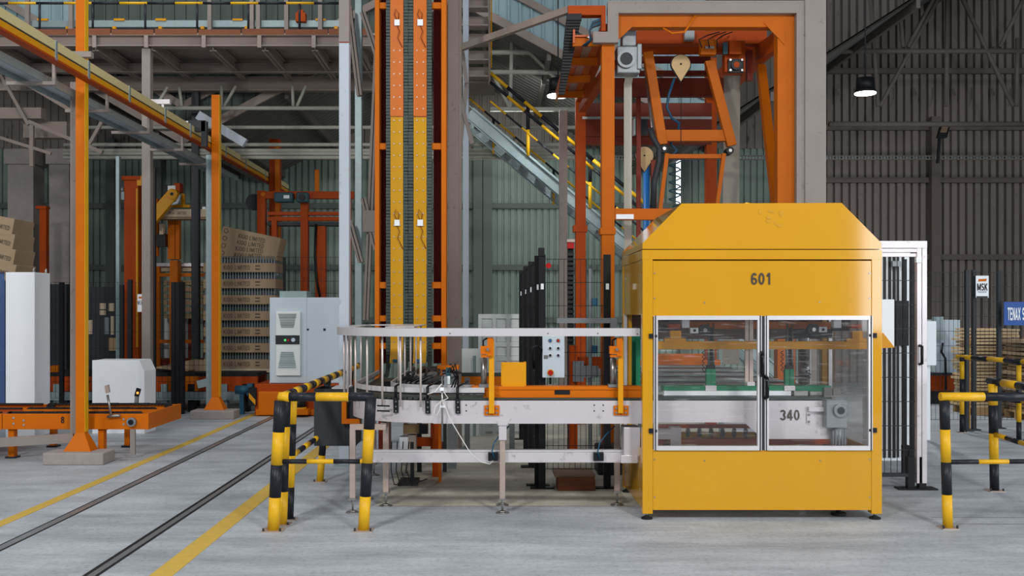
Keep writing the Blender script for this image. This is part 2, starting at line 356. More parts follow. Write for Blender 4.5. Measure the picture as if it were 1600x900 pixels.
# girts (horizontal rails) and posts on the back wall
for py in (322, 418, 500): B().box(-17, 7.3, YW - .10, YW - .01, Z(py, YW) - .06, Z(py, YW) + .06).mk('girt', 'girt', wl)
for py in (112, 200, 282, 402): B().box(7.35, 18, YW - .10, YW - .01, Z(py, YW) - .06, Z(py, YW) + .06).mk('girt', 'girt_dark', wr)
for px in (178, 250, 747, 762, 1067): B().box(X(px, YW) - .10, X(px, YW) + .10, YW - .24, YW - .10, 0, 5.6).mk('wall_post', 'girt', wl)
for px in (1455,): B().box(X(px, YW) - .10, X(px, YW) + .10, YW - .26, YW - .10, 0, 6.1).mk('wall_post', 'girt_dark', wr)
S(B().box(-17.1, -17, 9, 23.2, 0, 11).mk('wall_left', 'sheet_grey'))
S(B().box(18, 18.1, 11, 23.2, 0, 12).mk('wall_right', 'sheet_grey'))
# slit of daylight in the back wall behind the crane
w1 = S(B().box(X(1056, 22.7), X(1064, 22.7), 22.72, 22.76, Z(318, 22.7), Z(246, 22.7)).mk('window_1', 'daylight'))
b = B()
for a, c in ((1053.5, 1056), (1064, 1066.5)): b.box(X(a, 22.7), X(c, 22.7), 22.68, 22.78, Z(320, 22.7), Z(244, 22.7))
for a in (296, 302, 318.5, 244): b.box(X(1056, 22.7), X(1064, 22.7), 22.68, 22.78, Z(a + 1.5, 22.7), Z(a, 22.7))
b.mk('window_frame', 'girt', w1)
# zig-zag roof over the rear bays, pale gable sheets above its front edge
prof = [(-17, 4.6), (-10.2, 7.4), (-5.4, 4.6), (-.7, 7.1), (3.7, 4.75), (13.5, 11.0), (18, 9.0)]
Y0R, Y1R = 17.4, 23.1
rb = S(B().add([(x, y, z + .07) for y in (Y0R, Y1R) for x, z in prof], [(i, i + 1, i + 1 + 7, i + 7) for i in range(6)]).mk('ceiling', 'sheet_roof'))
for (x0, z0), (x1, z1) in zip(prof[:-1], prof[1:]):
    L = math.hypot(x1 - x0, z1 - z0); ang = math.atan2(z1 - z0, x1 - x0)
    # ribs run up the slope
    n = int((Y1R - Y0R) / .95); w = (Y1R - Y0R) / n; b = B(); ribs = 4; p = w / ribs; pts = []
    for i in range(ribs): pts += [(i * p, 0), (i * p + p * .7, 0), (i * p + p * .78, .04), (i * p + p * .92, .04)]
    pts.append((w, 0)); k = len(pts)
    b.add([(x, y, z) for x in (0, L) for y, z in pts], [(i, i + 1, i + 1 + k, i + k) for i in range(k - 1)])
    me = b.mesh('roof_sheet', 'sheet_roof')
    for i in range(n): put('roof_sheet', me, (x0, Y0R + i * w, z0), rb, (0, -ang, 0))
    for f in (.12, .38, .64, .9): B().bar((x0 + (x1 - x0) * f, Y0R, z0 + (z1 - z0) * f - .1), (x0 + (x1 - x0) * f, Y1R, z0 + (z1 - z0) * f - .1), .07, .16).mk('purlin', 'truss_dark', rb)
def roofz(x):
    for (x0, z0), (x1, z1) in zip(prof[:-1], prof[1:]):
        if x0 <= x <= x1: return z0 + (z1 - z0) * (x - x0) / (x1 - x0)
for n_, xa_, xb_, mt_ in (('wall_gable_left', -17, -7.25, 'sheet_pale'), ('wall_gable_middle', -7.25, -1.2, 'sheet_dark'), ('wall_gable_right', -1.2, 3.7, 'sheet_pale')):
    xs_ = [xa_] + [x for x, z in prof if xa_ < x < xb_] + [xb_]; n = len(xs_)
    gab = S(B().add([(x, Y0R, roofz(x) + .12) for x in xs_] + [(x, Y0R, 10.5) for x in xs_], [(i, i + 1, i + 1 + n, i + n) for i in range(n - 1)]).mk(n_, mt_))
    b = B(); x = xa_ + .05
    while x < xb_ - .05: b.box(x, x + .028, Y0R - .03, Y0R - .005, max(roofz(x), roofz(x + .028)) + .12, 10.5); x += .2
    b.mk('standing_seam', mt_, gab, kind='stuff')
    for p, q in zip(xs_[:-1], xs_[1:]):
        B().bar((p, Y0R - .08, roofz(p) + .02), (q, Y0R - .08, roofz(q) + .02), .06, .14).mk('edge_trim', 'beam_brown', gab); B().bar((p, Y0R - .08, roofz(p) + .62), (q, Y0R - .08, roofz(q) + .62), .06, .12).mk('edge_trim', 'beam_brown', gab)
# hall roof above the machines (out of the picture, shades their upper parts)
S(B().box(-17, 18, 10.2, 17.4, 10.5, 10.6).mk('ceiling', 'sheet_roof'))
# roof trusses of round pipe
def truss(label, Y, px0, px1, lines, webs, mt, r=.05):
    t = T('roof_truss', label, 'truss', (X(px0, Y), Y, Z(lines[0], Y)))
    for y in lines: B().tube(P(px0, y, Y), P(px1, y, Y), r, 10).mk('chord', mt, t)
    for (a, b_, c, d) in webs: B().tube(P(a, b_, Y), P(c, d, Y), r * .8, 8).mk('web_member', mt, t)
    return t
truss('dark pipe roof truss in front of the grey corrugated wall with a lamp below it', 20.5, 1295, 1640, (80, 194),
      [(1360, 0, 1372, 166), (1470, -10, 1375, 166), (1500, -10, 1583, 166), (1480, -10, 1478, 166), (1403, -20, 1411, 74), (1470, -24, 1418, 74), (1548, -20, 1552, 74), (1608, -20, 1562, 74), (1590, 60, 1588, 166)], 'truss_dark', .055)
truss('grey pipe truss below the steel mezzanine, between pale column and orange post', 16.75, 225, 535, (169, ),
      [(346, 134, 346, 166), (369, 134, 350, 166), (457, 134, 458, 166), (478, 134, 464, 166), (280, 136, 284, 166), (262, 136, 244, 166)], 'pipe_paint', .034)
truss('thin grey service pipes in a bundle across the hall under the roof', 17.18, 100, 910, (199, 226, 235, 240, 246), [], 'pipe_paint', .032)
truss('pale pipe truss by the yellow stair rail, under the slanting roof edge', 18.2, 766, 905, (82, 113, 171),
      [(768, 37, 878, 95), (800, 55, 797, 170), (806, 60, 880, 135), (770, 115, 796, 168)], 'pipe_paint', .045)
t = T('cable_ladder', 'long perforated cable ladder along the back wall at pipe height', 'cable ladder', P(300, 246, 21.2))
for py in (244, 249): B().bar(P(60, py, 21.3), P(1640, py, 21.3), .03, .03).mk('side_rail', 'truss_dark', t)
b = B()
for px in range(62, 1640, 5): b.bar(P(px, 244, 21.28), P(px, 249, 21.28), .012, .012)
b.mk('rungs', 'galv', t, kind='stuff')
def tie(name, label, px0, py0, Y0, px1, py1, Y1, w, mt):
    return tag(B().bar(P(px0, py0, Y0), P(px1, py1, Y1), w, w * 1.3).mk(name, mt), label, 'brace')
tie('brace', 'rust brown diagonal brace from the stairs up to the orange bracket', 705, 80, 12.6, 890, 15, 11.0, .06, 'beam_brown')
# ------------------------------------------------------------------ steel columns
def column(label, px0, px1, Y, d, mt, z1=10.4, z0=0, style='box', group=None):
    t = T('steel_column', label, 'column', (X((px0 + px1) / 2, Y), Y + d / 2, z0), group)
    x0, x1 = X(px0, Y), X(px1, Y); b = B()
    if style == 'box': b.box(x0, x1, Y, Y + d, z0, z1)
    else:
        e = .012; b.box(x0, x1, Y, Y + e, z0, z1); b.box(x0, x1, Y + d - e, Y + d, z0, z1); b.box((x0 + x1) / 2 - e / 2, (x0 + x1) / 2 + e / 2, Y + e, Y + d - e, z0, z1)
    b.mk('shaft', mt, t, bevel=.004)
    b = B().box(x0 - .05, x1 + .05, Y - .04, Y + d + .04, z0, z0 + .015); b.mk('base_plate', 'galv', t)
    return t
t = column('tall pale grey square column left of the orange lift tower', 530, 545, 10.6, .12, 'pale_column', z1=Z(66, 10.6)); B().fb(530, 545, -300, 66, 10.6, .12).mk('upper_shaft', 'column_grey', t); B().fb(530, 545, 65, 67, 10.595, .01).mk('paint_mark', 'rust_red', t)
colA = column('grey column with diagonal braces just behind the pale column', 554.5, 565, 12.6, .1, 'galv')
column('brownish grey column standing right of the orange lift tower', 700, 716, 11.4, .16, 'column_grey')
colB = column('narrow dark grey column behind the brownish column by the stairs', 716.5, 721, 11.9, .1, 'beam_brown')
column('slim pale column between the stairs and the white plastic panels', 723.5, 732, 13.6, .1, 'pale_column')
column('wide stained grey building column behind the yellow machine, at the right of the crane', 1258, 1291, 10.9, .26, 'column_grey')
column('grey column in front of the stairs, left of the orange crane', 874, 886.5, 14.9, .1, 'column_grey', z1=Z(172, 14.9))
column('grey mezzanine column with the pale lower half behind the white box', 221.5, 234.5, 15.05, .13, 'column_grey', z1=Z(75.5, 15.05))
column('dark mezzanine column standing between two racks', 299, 310, 17.1, .12, 'dark_grey', z1=Z(131, 17.1))
column('greenish grey column between the concrete pillars and the orange palletizer', 181, 186, 16.4, .08, 'galv', z1=4.2)
for lab, a, c in (('broad concrete pillar at the left edge, behind the cardboard stack', 12, 52), ('broad concrete pillar left of the near orange post', 77, 108)):
    t = T('concrete_pillar', lab, 'pillar', (X((a + c) / 2, 20), 20.2, 0))
    B().fb(a, c, 240, 640, 20, .5).box(X(a, 20), X(c, 20), 20, 20.5, 0, .3).mk('shaft', 'concrete', t); B().box(X(a, 20) - .05, X(c, 20) + .05, 19.95, 20.55, 4.6, 4.9).mk('capital', 'concrete', t)
b = colA
for q in ((545, 10, 562, 150), (546, 345, 564, 410), (567, 20, 590, 90), (568, 310, 588, 390), (590, 60, 572, 500)):
    yq_ = 12.3 + .002 * q[0] % .11; B().ib(P(q[0], q[1], yq_), P(q[2], q[3], yq_), .07, .09, .01, up=(0, 1, 0)).mk('brace', 'column_grey', b)
B().fb(567, 586, 329, 362, 12.28, .015).mk('gusset_plate', 'column_grey', b)
b = colB
for q in ((718, 45, 729, 130), (729, 130, 718, 240), (718, 150, 738, 225)): B().bar(P(q[0], q[1], 12.5 + .0013 * q[3]), P(q[2], q[3], 12.5 + .0013 * q[3]), .05, .05).mk('brace', 'column_grey', b)
# ------------------------------------------------------------------ mezzanine
YM = 15.0; zt = Z(55, YM)
mz = T('mezzanine', 'grey steel mezzanine with I-beams and joists across the upper left', 'mezzanine', (X(300, YM), YM, Z(130, 17.3)))
B().ib(P(-40, 65, YM + .1), P(600, 65, YM + .1), .16, Z(56, YM) - Z(74, YM), .014).mk('front_beam', 'beam_brown', mz)
zb = Z(74, YM)
B().ib((X(-60, 17.2), 17.1, zb - .08), (X(600, 17.2), 17.1, zb - .08), .16, .24, .014).mk('rear_beam', 'beam_brown', mz)
B().ib((X(-60, 16.4), 16.4, zb + .02), (X(600, 16.4), 16.4, zb + .02), .12, .14, .012).mk('middle_beam', 'beam_brown', mz)
for px in (-20, 62, 145, 234, 330, 412, 490, 560): B().ib((X(px, YM), YM + .1, zb + .05), (X(px, YM), 17.03, zb + .05), .1, .16, .012).mk('joist', 'beam_brown', mz)
for px in (60, 147, 228, 318, 405, 490): B().fb(px - 3, px + 3, 54, 74, YM, .03).mk('stiffener', 'beam_brown', mz)
B().box(X(-60, YM), X(600, YM), YM, 17.2, zt, zt + .03).mk('deck', 'beam_brown', mz)
n = 9
for i in range(n): B().fb(-30 + i * 68, 36 + i * 68, 45 + (i % 2), 54, YM - .005, .045).mk('kick_board', 'wood_red', mz)
rl = T('guard_rail', 'black and yellow guard rail along the mezzanine edge', 'railing', P(300, 50, YM))
for px in (62, 145, 227, 308, 388, 468, -18): B().tube(P(px, 53, YM + .06), P(px, 4, YM + .06), .018, 8).mk('post', 'stripe_black', rl)
b = B(); stripes(b, P(-30, 5, YM + .06), P(530, 5, YM + .06), .02, .42, 0, 8); b.mk('hand_rail', SY, rl)
uc = T('mezzanine_conveyor', 'grey conveyor frame with uprights standing on the mezzanine behind the rail', 'conveyor', P(300, 48, 16.6))
B().fb(-10, 530, 32, 42, 16.6, .2).mk('side_frame', 'galv', uc)
for px in (42, 110, 130, 327, 393, 403, 447, 500): B().fb(px - 3, px + 3, -20, 47, 16.5, .06).mk('upright', 'column_grey', uc)
for px in (65, 185, 250, 370, 500): B().fb(px - 7, px + 9, 29, 32, 16.58, .05).mk('yellow_marker', 'yellow2', uc)
for px in (105, 178, 250, 316, 385, 525): B().fb(px - 2.5, px + 2.5, 41, 45, 16.55, .05).mk('yellow_clip', 'yellow2', uc)
B().fb(462, 477, 20, 33, 16.5, .12).fb(465, 474, 15, 20, 16.52, .08).mk('drive_motor', 'deep_orange', uc)
# ================================================================== YELLOW MACHINE 601
YF = 7.87; YB = 9.13
def mx(px): return X(px, YF)
def mz_(py): return Z(py, YF)
M = T('machine_enclosure', 'yellow sheet metal machine enclosure numbered 601 with two glazed doors', 'machine', (mx(1191), 8.5, 0))
xl, xr = mx(1004), mx(1378); pw = mx(1020) - xl
zb0, zt0 = mz_(803), mz_(390)
for x in (xl, xr - pw):
    for y in (YF, YB - pw): B().box(x, x + pw, y, y + pw, zb0, zt0 - .075).mk('corner_post', 'yellow', M, bevel=.004)
for y in (YF, YB - .05): B().box(xl, xr, y, y + .05, zt0 - .075, zt0 - .004).mk('top_rail', 'yellow', M)
for x in (xl, xr - .05): B().box(x, x + .05, YF + .05, YB - .05, zt0 - .075, zt0 - .004).mk('top_rail', 'yellow', M, bevel=.003)
up = B().box(mx(1020.5), mx(1362), YF + .006, YF + .02, mz_(491), mz_(407.5)).mk('upper_panel', 'yellow', M)
lp = B().box(mx(1020.5), mx(1362), YF + .006, YF + .02, mz_(797), mz_(704.5)).mk('lower_panel', 'yellow', M)
B().box(mx(1020), mx(1363), YB - .02, YB - .005, 1.40, mz_(407)).mk('rear_panel', 'yellow', M); B().box(mx(1021), mx(1362), YB - .034, YB - .022, 1.395, mz_(410)).mk('rear_lining', 'lining', M)
B().box(mx(1020), mx(1363), YB - .02, YB - .005, mz_(797), mz_(705)).mk('rear_panel', 'yellow', M)
for x in (xl + .006, xr - .016):
    B().box(x, x + .01, YF + pw + .004, YB - pw - .004, mz_(492), zt0 - .08).mk('side_panel', 'yellow_gloss', M, bevel=.002)
    B().box(x, x + .01, YF + pw + .004, YB - pw - .004, zb0 + .03, mz_(704)).mk('side_panel', 'yellow_gloss', M, bevel=.002)
# hood: flat front, chamfered sides
hp = [(1004, 389), (1004, 380), (1065, 318), (1315, 317), (1376.5, 379), (1377.5, 389)]
B().prism([(mx(a), YF, mz_(b)) for a, b in hp], (0, YB - YF, 0)).mk('hood', 'yellow_gloss', M)
e = B(); e.path([V(mx(1180) + .035 * math.cos(a), YF + .25, mz_(318) + .03 * math.sin(a)) for a in [R(d) for d in range(-10, 200, 15)]], .007, 8); e.mk('lifting_eye', 'yellow', M)
# inner frame of the opening
for a, c in ((495, 491), (705, 702)): B().box(mx(1020), mx(1363), YF + .004, YF + .05, mz_(a), mz_(c)).mk('opening_frame', 'yellow', M)
bolt = B().tube((0, 0, 0), (0, -.006, 0), .006, 8).mesh('screw', 'steel')
for px, py in ((1023, 427), (1023, 466), (1101, 473), (1281, 472), (1359, 427), (1359, 466)): put('screw', bolt, (mx(px), YF + .007, mz_(py)), up)
for px, py in ((1023, 718), (1101, 720), (1282, 720), (1359, 718), (1023, 777), (1359, 777)): put('screw', bolt, (mx(px), YF + .007, mz_(py)), lp)
sb = B().tube((0, 0, 0), (-.006, 0, 0), .006, 8).mesh('screw', 'steel')
for y in (8.05, 8.9):
    for py in (430, 470, 720, 770): put('screw', sb, (xl + .006, y, mz_(py)), M)
letters('601', (mx(1189), YF + .004, mz_(435.5)), .093, M, bold=.004, matn='print_dark', sx=.92, label='dark number 601 printed on the yellow panel')
# remains of a torn sticker on the hood
random.seed(3); b = B()
for k in range(16):
    px = 1178 + random.random() * 44; py = 329 + random.random() * 27
    if px < 1196 and random.random() < .5: continue
    w = 3 + random.random() * 7; h = 2 + random.random() * 6
    b.prism([(mx(px + w * math.cos(a) * .6 * (0.6 + random.random() * .5)), YF - .0006 - .0002 * k, mz_(py + h * math.sin(a) * .6 * (0.6 + random.random() * .5))) for a in [R(q) for q in range(0, 360, 60)]], (0, .006, 0))
b.mk('sticker_residue', 'residue', M, 'torn remains of a tan sticker', kind='stuff')
# levelling feet
def foot(parent, x, y, z1, r=.045, mt='rubber'):
    B().tube((x, y, .0), (x, y, .012), r, 16).tube((x, y, .012), (x, y, .028), r * .75, 16, r2=r * .3).tube((x, y, .02), (x, y, z1), .01, 8, 1).mk('levelling_foot', [mt, 'steel'], parent)
for x in (xl + pw / 2, xr - pw / 2):
    for y in (YF + pw / 2, YB - pw / 2): foot(M, x, y, zb0 + .004)
# doors
al = 'aluminium'
def door(px0, px1, hs, hpy, hx):
    y0, y1 = mz_(703), mz_(493.5); x0, x1 = mx(px0), mx(px1); w = mx(1027) - mx(1021)
    b = B(); b.box(x0, x0 + w, YF - .012, YF + .022, y0, y1); b.box(x1 - w, x1, YF - .012, YF + .022, y0, y1)
    b.box(x0 + w, x1 - w, YF - .012, YF + .022, y1 - w, y1); b.box(x0 + w, x1 - w, YF - .012, YF + .022, y0, y0 + w)
    for a in (x0 + w * .3, x1 - w * .45): b.box(a, a + .005, YF - .0125, YF - .012, y0, y1, 1)        # slot of the profile
    d = b.mk('glazed_door', [al, 'dark_grey'], M, 'aluminium framed door with a scratched clear pane', bevel=0)
    B().box(x0 + w, x1 - w, YF + .002, YF + .007, y0 + w, y1 - w).mk('pane', 'acrylic', d)
    for py in hpy:
        a = mx(hs); B().box(a - .016, a + .016, YF - .016, YF - .002, mz_(py + 3.6), mz_(py - 3.6)).tube((a + hx * .03, YF - .012, mz_(py)), (a + hx * .045, YF - .012, mz_(py)), .011, 8).mk('hinge', 'black', d)
    return d
d1 = door(1021.5, 1189.5, 1017, (525, 673), 1); d2 = door(1194.5, 1362.5, 1366, (524, 672), -1)
for dd, px, a, c in ((d1, 1189, 551, 586), (d2, 1196, 588, 622)):
    b = B(); x = mx(px); b.path([(x, YF - .01, mz_(a)), (x, YF - .045, mz_(a + 3)), (x, YF - .05, mz_(a + 8)), (x, YF - .05, mz_(c - 8)), (x, YF - .045, mz_(c - 3)), (x, YF - .01, mz_(c))], .016, 8)
    b.mk('handle', 'black_gloss', dd)
B().box(mx(1190), mx(1194), YF - .002, YF + .02, mz_(703), mz_(494)).mk('door_seal', 'dark_grey', M)
# glazed openings with aluminium frames on the two sides and the rear
w = .025
for x in (xl + .006, xr - .03):
    for y in (YF + pw + .002, YB - pw - w - .002): B().box(x, x + w, y, y + w, mz_(704), mz_(492)).mk('frame_profile', al, M)
for x in (mx(1021), mx(1300), mx(1340), mx(1357)): B().box(x, x + w, YB - .03, YB - .006, mz_(704), mz_(492)).mk('frame_profile', al, M)
B().box(xr - .02, xr - .016, YF + pw + .03, YB - pw - .03, mz_(704), mz_(492)).mk('side_pane', 'acrylic_side', M)
B().box(mx(1300) + w, mx(1357), YB - .015, YB - .011, mz_(704), mz_(492)).mk('rear_pane', 'acrylic', M)
# ------------------------------------------------------------------ what is inside the enclosure
I = T('gripper_head', 'orange gripper carriage with pulleys and green grippers inside the yellow enclosure', 'gripper', (mx(1190), 8.5, Z(617, 8.45)))
B().fb(1024, 1362, 533.5, 545.5, 8.3, .06).mk('carriage_beam', 'yellow2', I, bevel=.003)
B().fb(1076, 1300, 503, 513.5, 8.6, .06).mk('upper_beam', 'orange', I, bevel=.003)
for px in (1056, 1340):
    b = B(); b.fb(px - 8, px + 8, 517, 533, 8.3, .05); b.fb(px - 17, px + 15, 529, 534, 8.29, .07); b.fb(px - 10, px + 6, 507, 513, 8.34, .1, 1); b.mk('bearing_bracket', ['yellow2', 'deep_orange'], I)
for px, py in ((1102, 516), (1272, 515)):
    b = B(); c = P(px, py, 8.36); b.tube(c, c + V(0, .06, 0), .05, 24); b.tube(c - V(0, .004, 0), c, .017, 16, 1); b.mk('pulley', ['dark_grey', 'steel'], I)
for px, py in ((1085, 516.5), (1286, 515)):
    b = B(); b.fb(px - 6, px + 6, py - 4, py + 4, 8.36, .05); c = P(px + .5, py, 8.355); b.tube(c, c + V(0, .01, 0), .012, 12, 1); b.mk('bearing_block', ['white', 'black'], I)
for px in (1071, 1308): B().fb(px - 5, px + 6, 494, 512, 8.38, .06).mk('junction_box', 'white', I)
for px in (1049, 1318): B().fb(px - 12, px + 12, 495, 503, 8.5, .08).fb(px - 16, px + 9, 509, 517, 8.45, .06).mk('valve_block', 'dark_grey', I)
B().fb(1240, 1300, 512, 528, 8.7, .05).mk('drive_housing', 'dark_grey', I); B().fb(1028, 1300, 494, 497, 8.7, .05).mk('cable_tray', 'dark_grey', I)
for px in (1111, 1234):
    b = B()
    for dx in (-4, 4): b.tube(P(px + dx, 505, 8.42), P(px + dx, 578, 8.42), .009, 8, 1)
    b.fb(px - 3.5, px + 3.5, 512, 572, 8.44, .02, 2); b.mk('guide_rods', ['green', 'steel', 'dark_grey'], I)
    b = B(); b.fb(px - 7, px - .5, 577, 603, 8.40, .05); b.fb(px + .5, px + 7, 577, 603, 8.40, .05); b.fb(px - 6, px + 6, 571, 577, 8.41, .04, 1); b.mk('gripper', ['green', 'black'], I)
    B().fb(px - 8, px + 8, 603, 610, 8.38, .06).mk('mount_block', 'plate_steel', I)
    pts = [P(px - 12 + 1.8 * math.cos(a), 548 + a * 1.05, 8.42) + V(0, .008 * math.sin(a), 0) for a in [k * .7 for k in range(0, 46)]]
    B().path(pts, .0035, 5).mk('coiled_hose', 'black', I)
for px in (1167, 1174): B().fb(px - 2.5, px + 2.5, 500, 608, 8.46, .02).mk('hanger_strip', 'leg_steel', I)
B().fb(1168, 1179, 597, 609, 8.42, .05).mk('hanger_clamp', 'plate_steel', I)
B().fb(1038, 1298, 603.5, 611, 8.40, .16).mk('gripper_rail', 'green', I)
B().fb(1038, 1236, 611, 618.5, 8.36, .06).fb(1037, 1047, 617, 630, 8.35, .05).mk('guide_strip', 'white', I)
B().fb(1042, 1300, 618.5, 623, 8.42, .14).mk('lower_rail', 'green', I)
b = B()
for a, c, d, f in ((1241, 611, 1262, 618), (1266, 612, 1284, 617), (1288, 606, 1300, 621), (1302, 608, 1313, 618)): b.fb(a, c + 0 if False else d, f - (f - c), f, 8.36, .06)
b.tube(P(1300, 614, 8.39), P(1330, 614, 8.39), .006, 8); b.mk('air_cylinder', 'steel', I)
# rear lift inside the enclosure
LF = T('lift_tube', 'shiny vertical tube with a coiled hose in the right half of the enclosure', 'tube', P(1258, 770, 9.3))
B().tube(P(1257, 560, 8.85), P(1257, 500, 8.85), .045, 20).tube(P(1257, 600, 8.85), P(1257, 560, 8.85), .045, 20).tube((X(1257, 8.85), 8.85, Z(603, 8.85)), (X(1257, 8.85), 8.85, 0), .045, 20).mk('tube', 'steel', LF)
B().path([P(1252 + k * .28 + 3.2 * math.cos(k * .9), 545 + k * .95, 8.78) + V(0, .012 * math.sin(k * .9), 0) for k in range(46)], .004, 5).mk('coiled_hose', 'black', LF)
B().fb(1249, 1266, 589, 591, 8.79, .12).mk('clamp', 'dark_grey', LF)
# ================================================================== SLAT CHAIN CONVEYOR
YC = 8.1; RO = .75; cx, cy = -.49, YC + RO; ztop, zbot = Z(626, YC), Z(662, YC); CW = .36; yend = 10.55
C = T('slat_chain_conveyor', 'stainless slat chain conveyor curving round from the lift tower into the yellow machine', 'conveyor', (0, 8.4, 0))
def strip(b, pts, t, z0, z1, m=0, smooth=True):          # upright plate following a ground path
    n = len(pts); nr = []
    for i in range(n):
        d = (pts[min(i + 1, n - 1)] - pts[max(i - 1, 0)]).normalized(); nr.append(Vector((-d.y, d.x, 0)))
    A = [[(p.x, p.y, z0), (p.x, p.y, z1), (p.x + q.x * t, p.y + q.y * t, z1), (p.x + q.x * t, p.y + q.y * t, z0)] for p, q in zip(pts, nr)]
    for k in range(4):
        vs = []
        for r in A: vs += [r[k], r[(k + 1) % 4]]
        b.add(vs, [(2 * i, 2 * i + 2, 2 * i + 3, 2 * i + 1) for i in range(n - 1)], m, bool(smooth and n > 3 and k in (0, 2)))
    b.add(A[0] + A[-1], [(0, 1, 2, 3), (7, 6, 5, 4)], m); return b
def cpath(r, xr_, ye, n=20): return [V(xr_, cy - r, 0)] + [V(p.x, p.y, 0) for p in arc((cx, cy), r, 270, 180, n, 0)] + [V(cx - r, ye, 0)]
xe = X(1303, 8.12)
outer = cpath(RO, X(1003, YC), yend); inner = cpath(RO - CW, xe, yend)
b = B(); strip(b, outer[:1] + [V(cx, YC, 0)], -.012, zbot, ztop); b.mk('side_plate', 'plate_steel', C)
b = B(); strip(b, [V(p.x, p.y, 0) for p in outer[1:]], -.012, zbot + .005, ztop); b.mk('curved_side_plate', 'plate_steel', C)
b = B(); strip(b, inner, .012, zbot, ztop); b.mk('side_plate', 'plate_steel', C)
b = B(); b.prism([(X(1003, YC), YC, ztop), (X(1003, YC), YC, Z(660, YC)), (X(1163, YC), YC, Z(660, YC)), (X(1182, YC), YC, Z(677, YC)), (X(1185, YC), YC, Z(686, YC)), (xe, YC, Z(686, YC)), (xe, YC, ztop)], (0, .012, 0)); sp = b.mk('side_plate', 'plate_steel', C)
letters('340', (X(1234, YC), YC - .001, Z(648.5, YC)), .085, C, bold=.004, matn='print_dark', sx=.95, label='dark number 340 on the steel plate')
# slats of the chain
slat = B().box(-.017, .017, -CW / 2 + .02, CW / 2 - .02, -.006, .006).mesh('slat', 'chain')
ym = YC + CW / 2; x = X(1290, YC); k = 0
while x > cx: put('slat', slat, (x, ym, ztop + .012), C); x -= .038
rm = RO - CW / 2; da = math.degrees(.038 / rm); a = 270
while a > 180: put('slat', slat, (cx + rm * math.cos(R(a)), cy + rm * math.sin(R(a)), ztop + .012), C, (0, 0, R(a - 270)), (1, 1, 1)); a -= da
y = cy
while y < yend: put('slat', slat, (cx - rm, y, ztop + .012), C, (0, 0, R(-90))); y += .038
b = B(); strip(b, [V(p.x, p.y, 0) for p in cpath(RO - .035, xe, yend)], -(CW - .07), ztop - .04, ztop - .01); b.mk('bed', 'dark_grey', C)
# product guide rails either side
for r, nm in ((RO - .02, -.012), (RO - CW + .02, .012)):
    b = B(); strip(b, cpath(r, X(757 if r > .5 else 740, YC), yend), nm, Z(614, YC), Z(606, YC)); b.mk('guide_rail', al, C)
    b = B(); strip(b, cpath(r + (.004 if r > .5 else -.004), X(757 if r > .5 else 740, YC), yend), nm * .6, Z(616, YC), Z(614, YC)); b.mk('wear_strip', 'black', C)
# black clamp brackets with levers on the outside
for px in (617, 668, 715):
    x = X(px, YC); a = 0
    yy = YC if x >= cx else cy - math.sqrt(max(0, RO ** 2 - (x - cx) ** 2))
    zz = 0
    b = B(); b.prism([(x - .02, yy - .022, Z(622, YC)), (x + .02, yy - .022, Z(622, YC)), (x + .024, yy - .022, Z(646, YC)), (x - .016, yy - .022, Z(646, YC))], (0, .02, 0))
    for q in (628, 636, 643): b.tube((x + .003, yy - .024, Z(q, YC)), (x + .003, yy - .02, Z(q, YC)), .007, 8, 1)
    br = b.mk('clamp_bracket', ['black', 'steel'], C)
    B().tube((x, yy - .01, Z(622, YC)), (x, yy - .01, Z(604, YC)), .012, 8).tube((x, yy - .01, Z(604, YC)), (x + .09, yy - .03, Z(595, YC)), .008, 8).mk('lever', 'black', br)
for px in (728.5, 928.5, 942.5):
    for py in (633, 642): B().tube((X(px, YC), YC - .003, Z(py, YC)), (X(px, YC), YC + .001, Z(py, YC)), .006, 8).mk('bolt', 'black', C)
for py in (635, 643): B().bar((X(588, YC) - .0, YC + .066, Z(py, YC)), (X(608, YC), YC + .03, Z(py, YC)), .012, .012).mk('slot', 'black', C)
# legs, feet, lower beam
def leg(x, y, z1, z0=.12):
    l = B().box(x - .022, x + .022, y - .022, y + .022, z0, z1).mk('leg', 'leg_steel', C, bevel=.003)
    B().tube((x, y, 0), (x, y, .008), .055, 18).tube((x, y, .008), (x, y, .02), .03, 12).tube((x, y, .02), (x, y, z0 + .02), .008, 8).mk('foot', 'steel', l)
    B().box(x - .03, x + .03, y - .03, y + .03, z0 - .012, z0 + .004).mk('end_cap', 'steel', l)
    return l
leg(X(785, 8.12), 8.13, zbot - .0)
leg(X(551, 8.15), 8.15, Z(670, 8.15)); leg(X(603, 8.42), 8.42, zbot); leg(X(577, 8.9), 8.75, zbot); leg(X(785, 8.4), 8.46, zbot); leg(-1.2, 10.0, zbot); leg(-.88, 10.0, zbot); leg(1.05, 8.46, zbot)
B().bar((X(551, 8.15) - .02, 8.15, Z(667, 8.15)), (X(603, 8.42) + .03, 8.15, Z(667, 8.15)), .045, .045).bar((X(603, 8.42), 8.15, Z(667, 8.15)), (X(603, 8.42), 8.45, Z(667, 8.15)), .045, .045).mk('cross_tube', 'leg_steel', C)
B().box(X(778, 8.08), X(793, 8.08), 8.09, 8.17, zbot - .01, zbot + .02).box(X(780, 8.08), X(791, 8.08), 8.10, 8.17, zbot - .13, zbot - .01).mk('leg_clamp', 'plate_steel', C)
B().box(X(582, 8.16), X(975, 8.16), 8.165, 8.215, Z(723, 8.16), Z(706, 8.16)).mk('lower_beam', 'plate_steel', C, bevel=.003)
B().box(X(582, 8.16), X(975, 8.16), 8.16, 8.225, Z(706, 8.16), Z(703.5, 8.16)).mk('beam_cover', al, C)
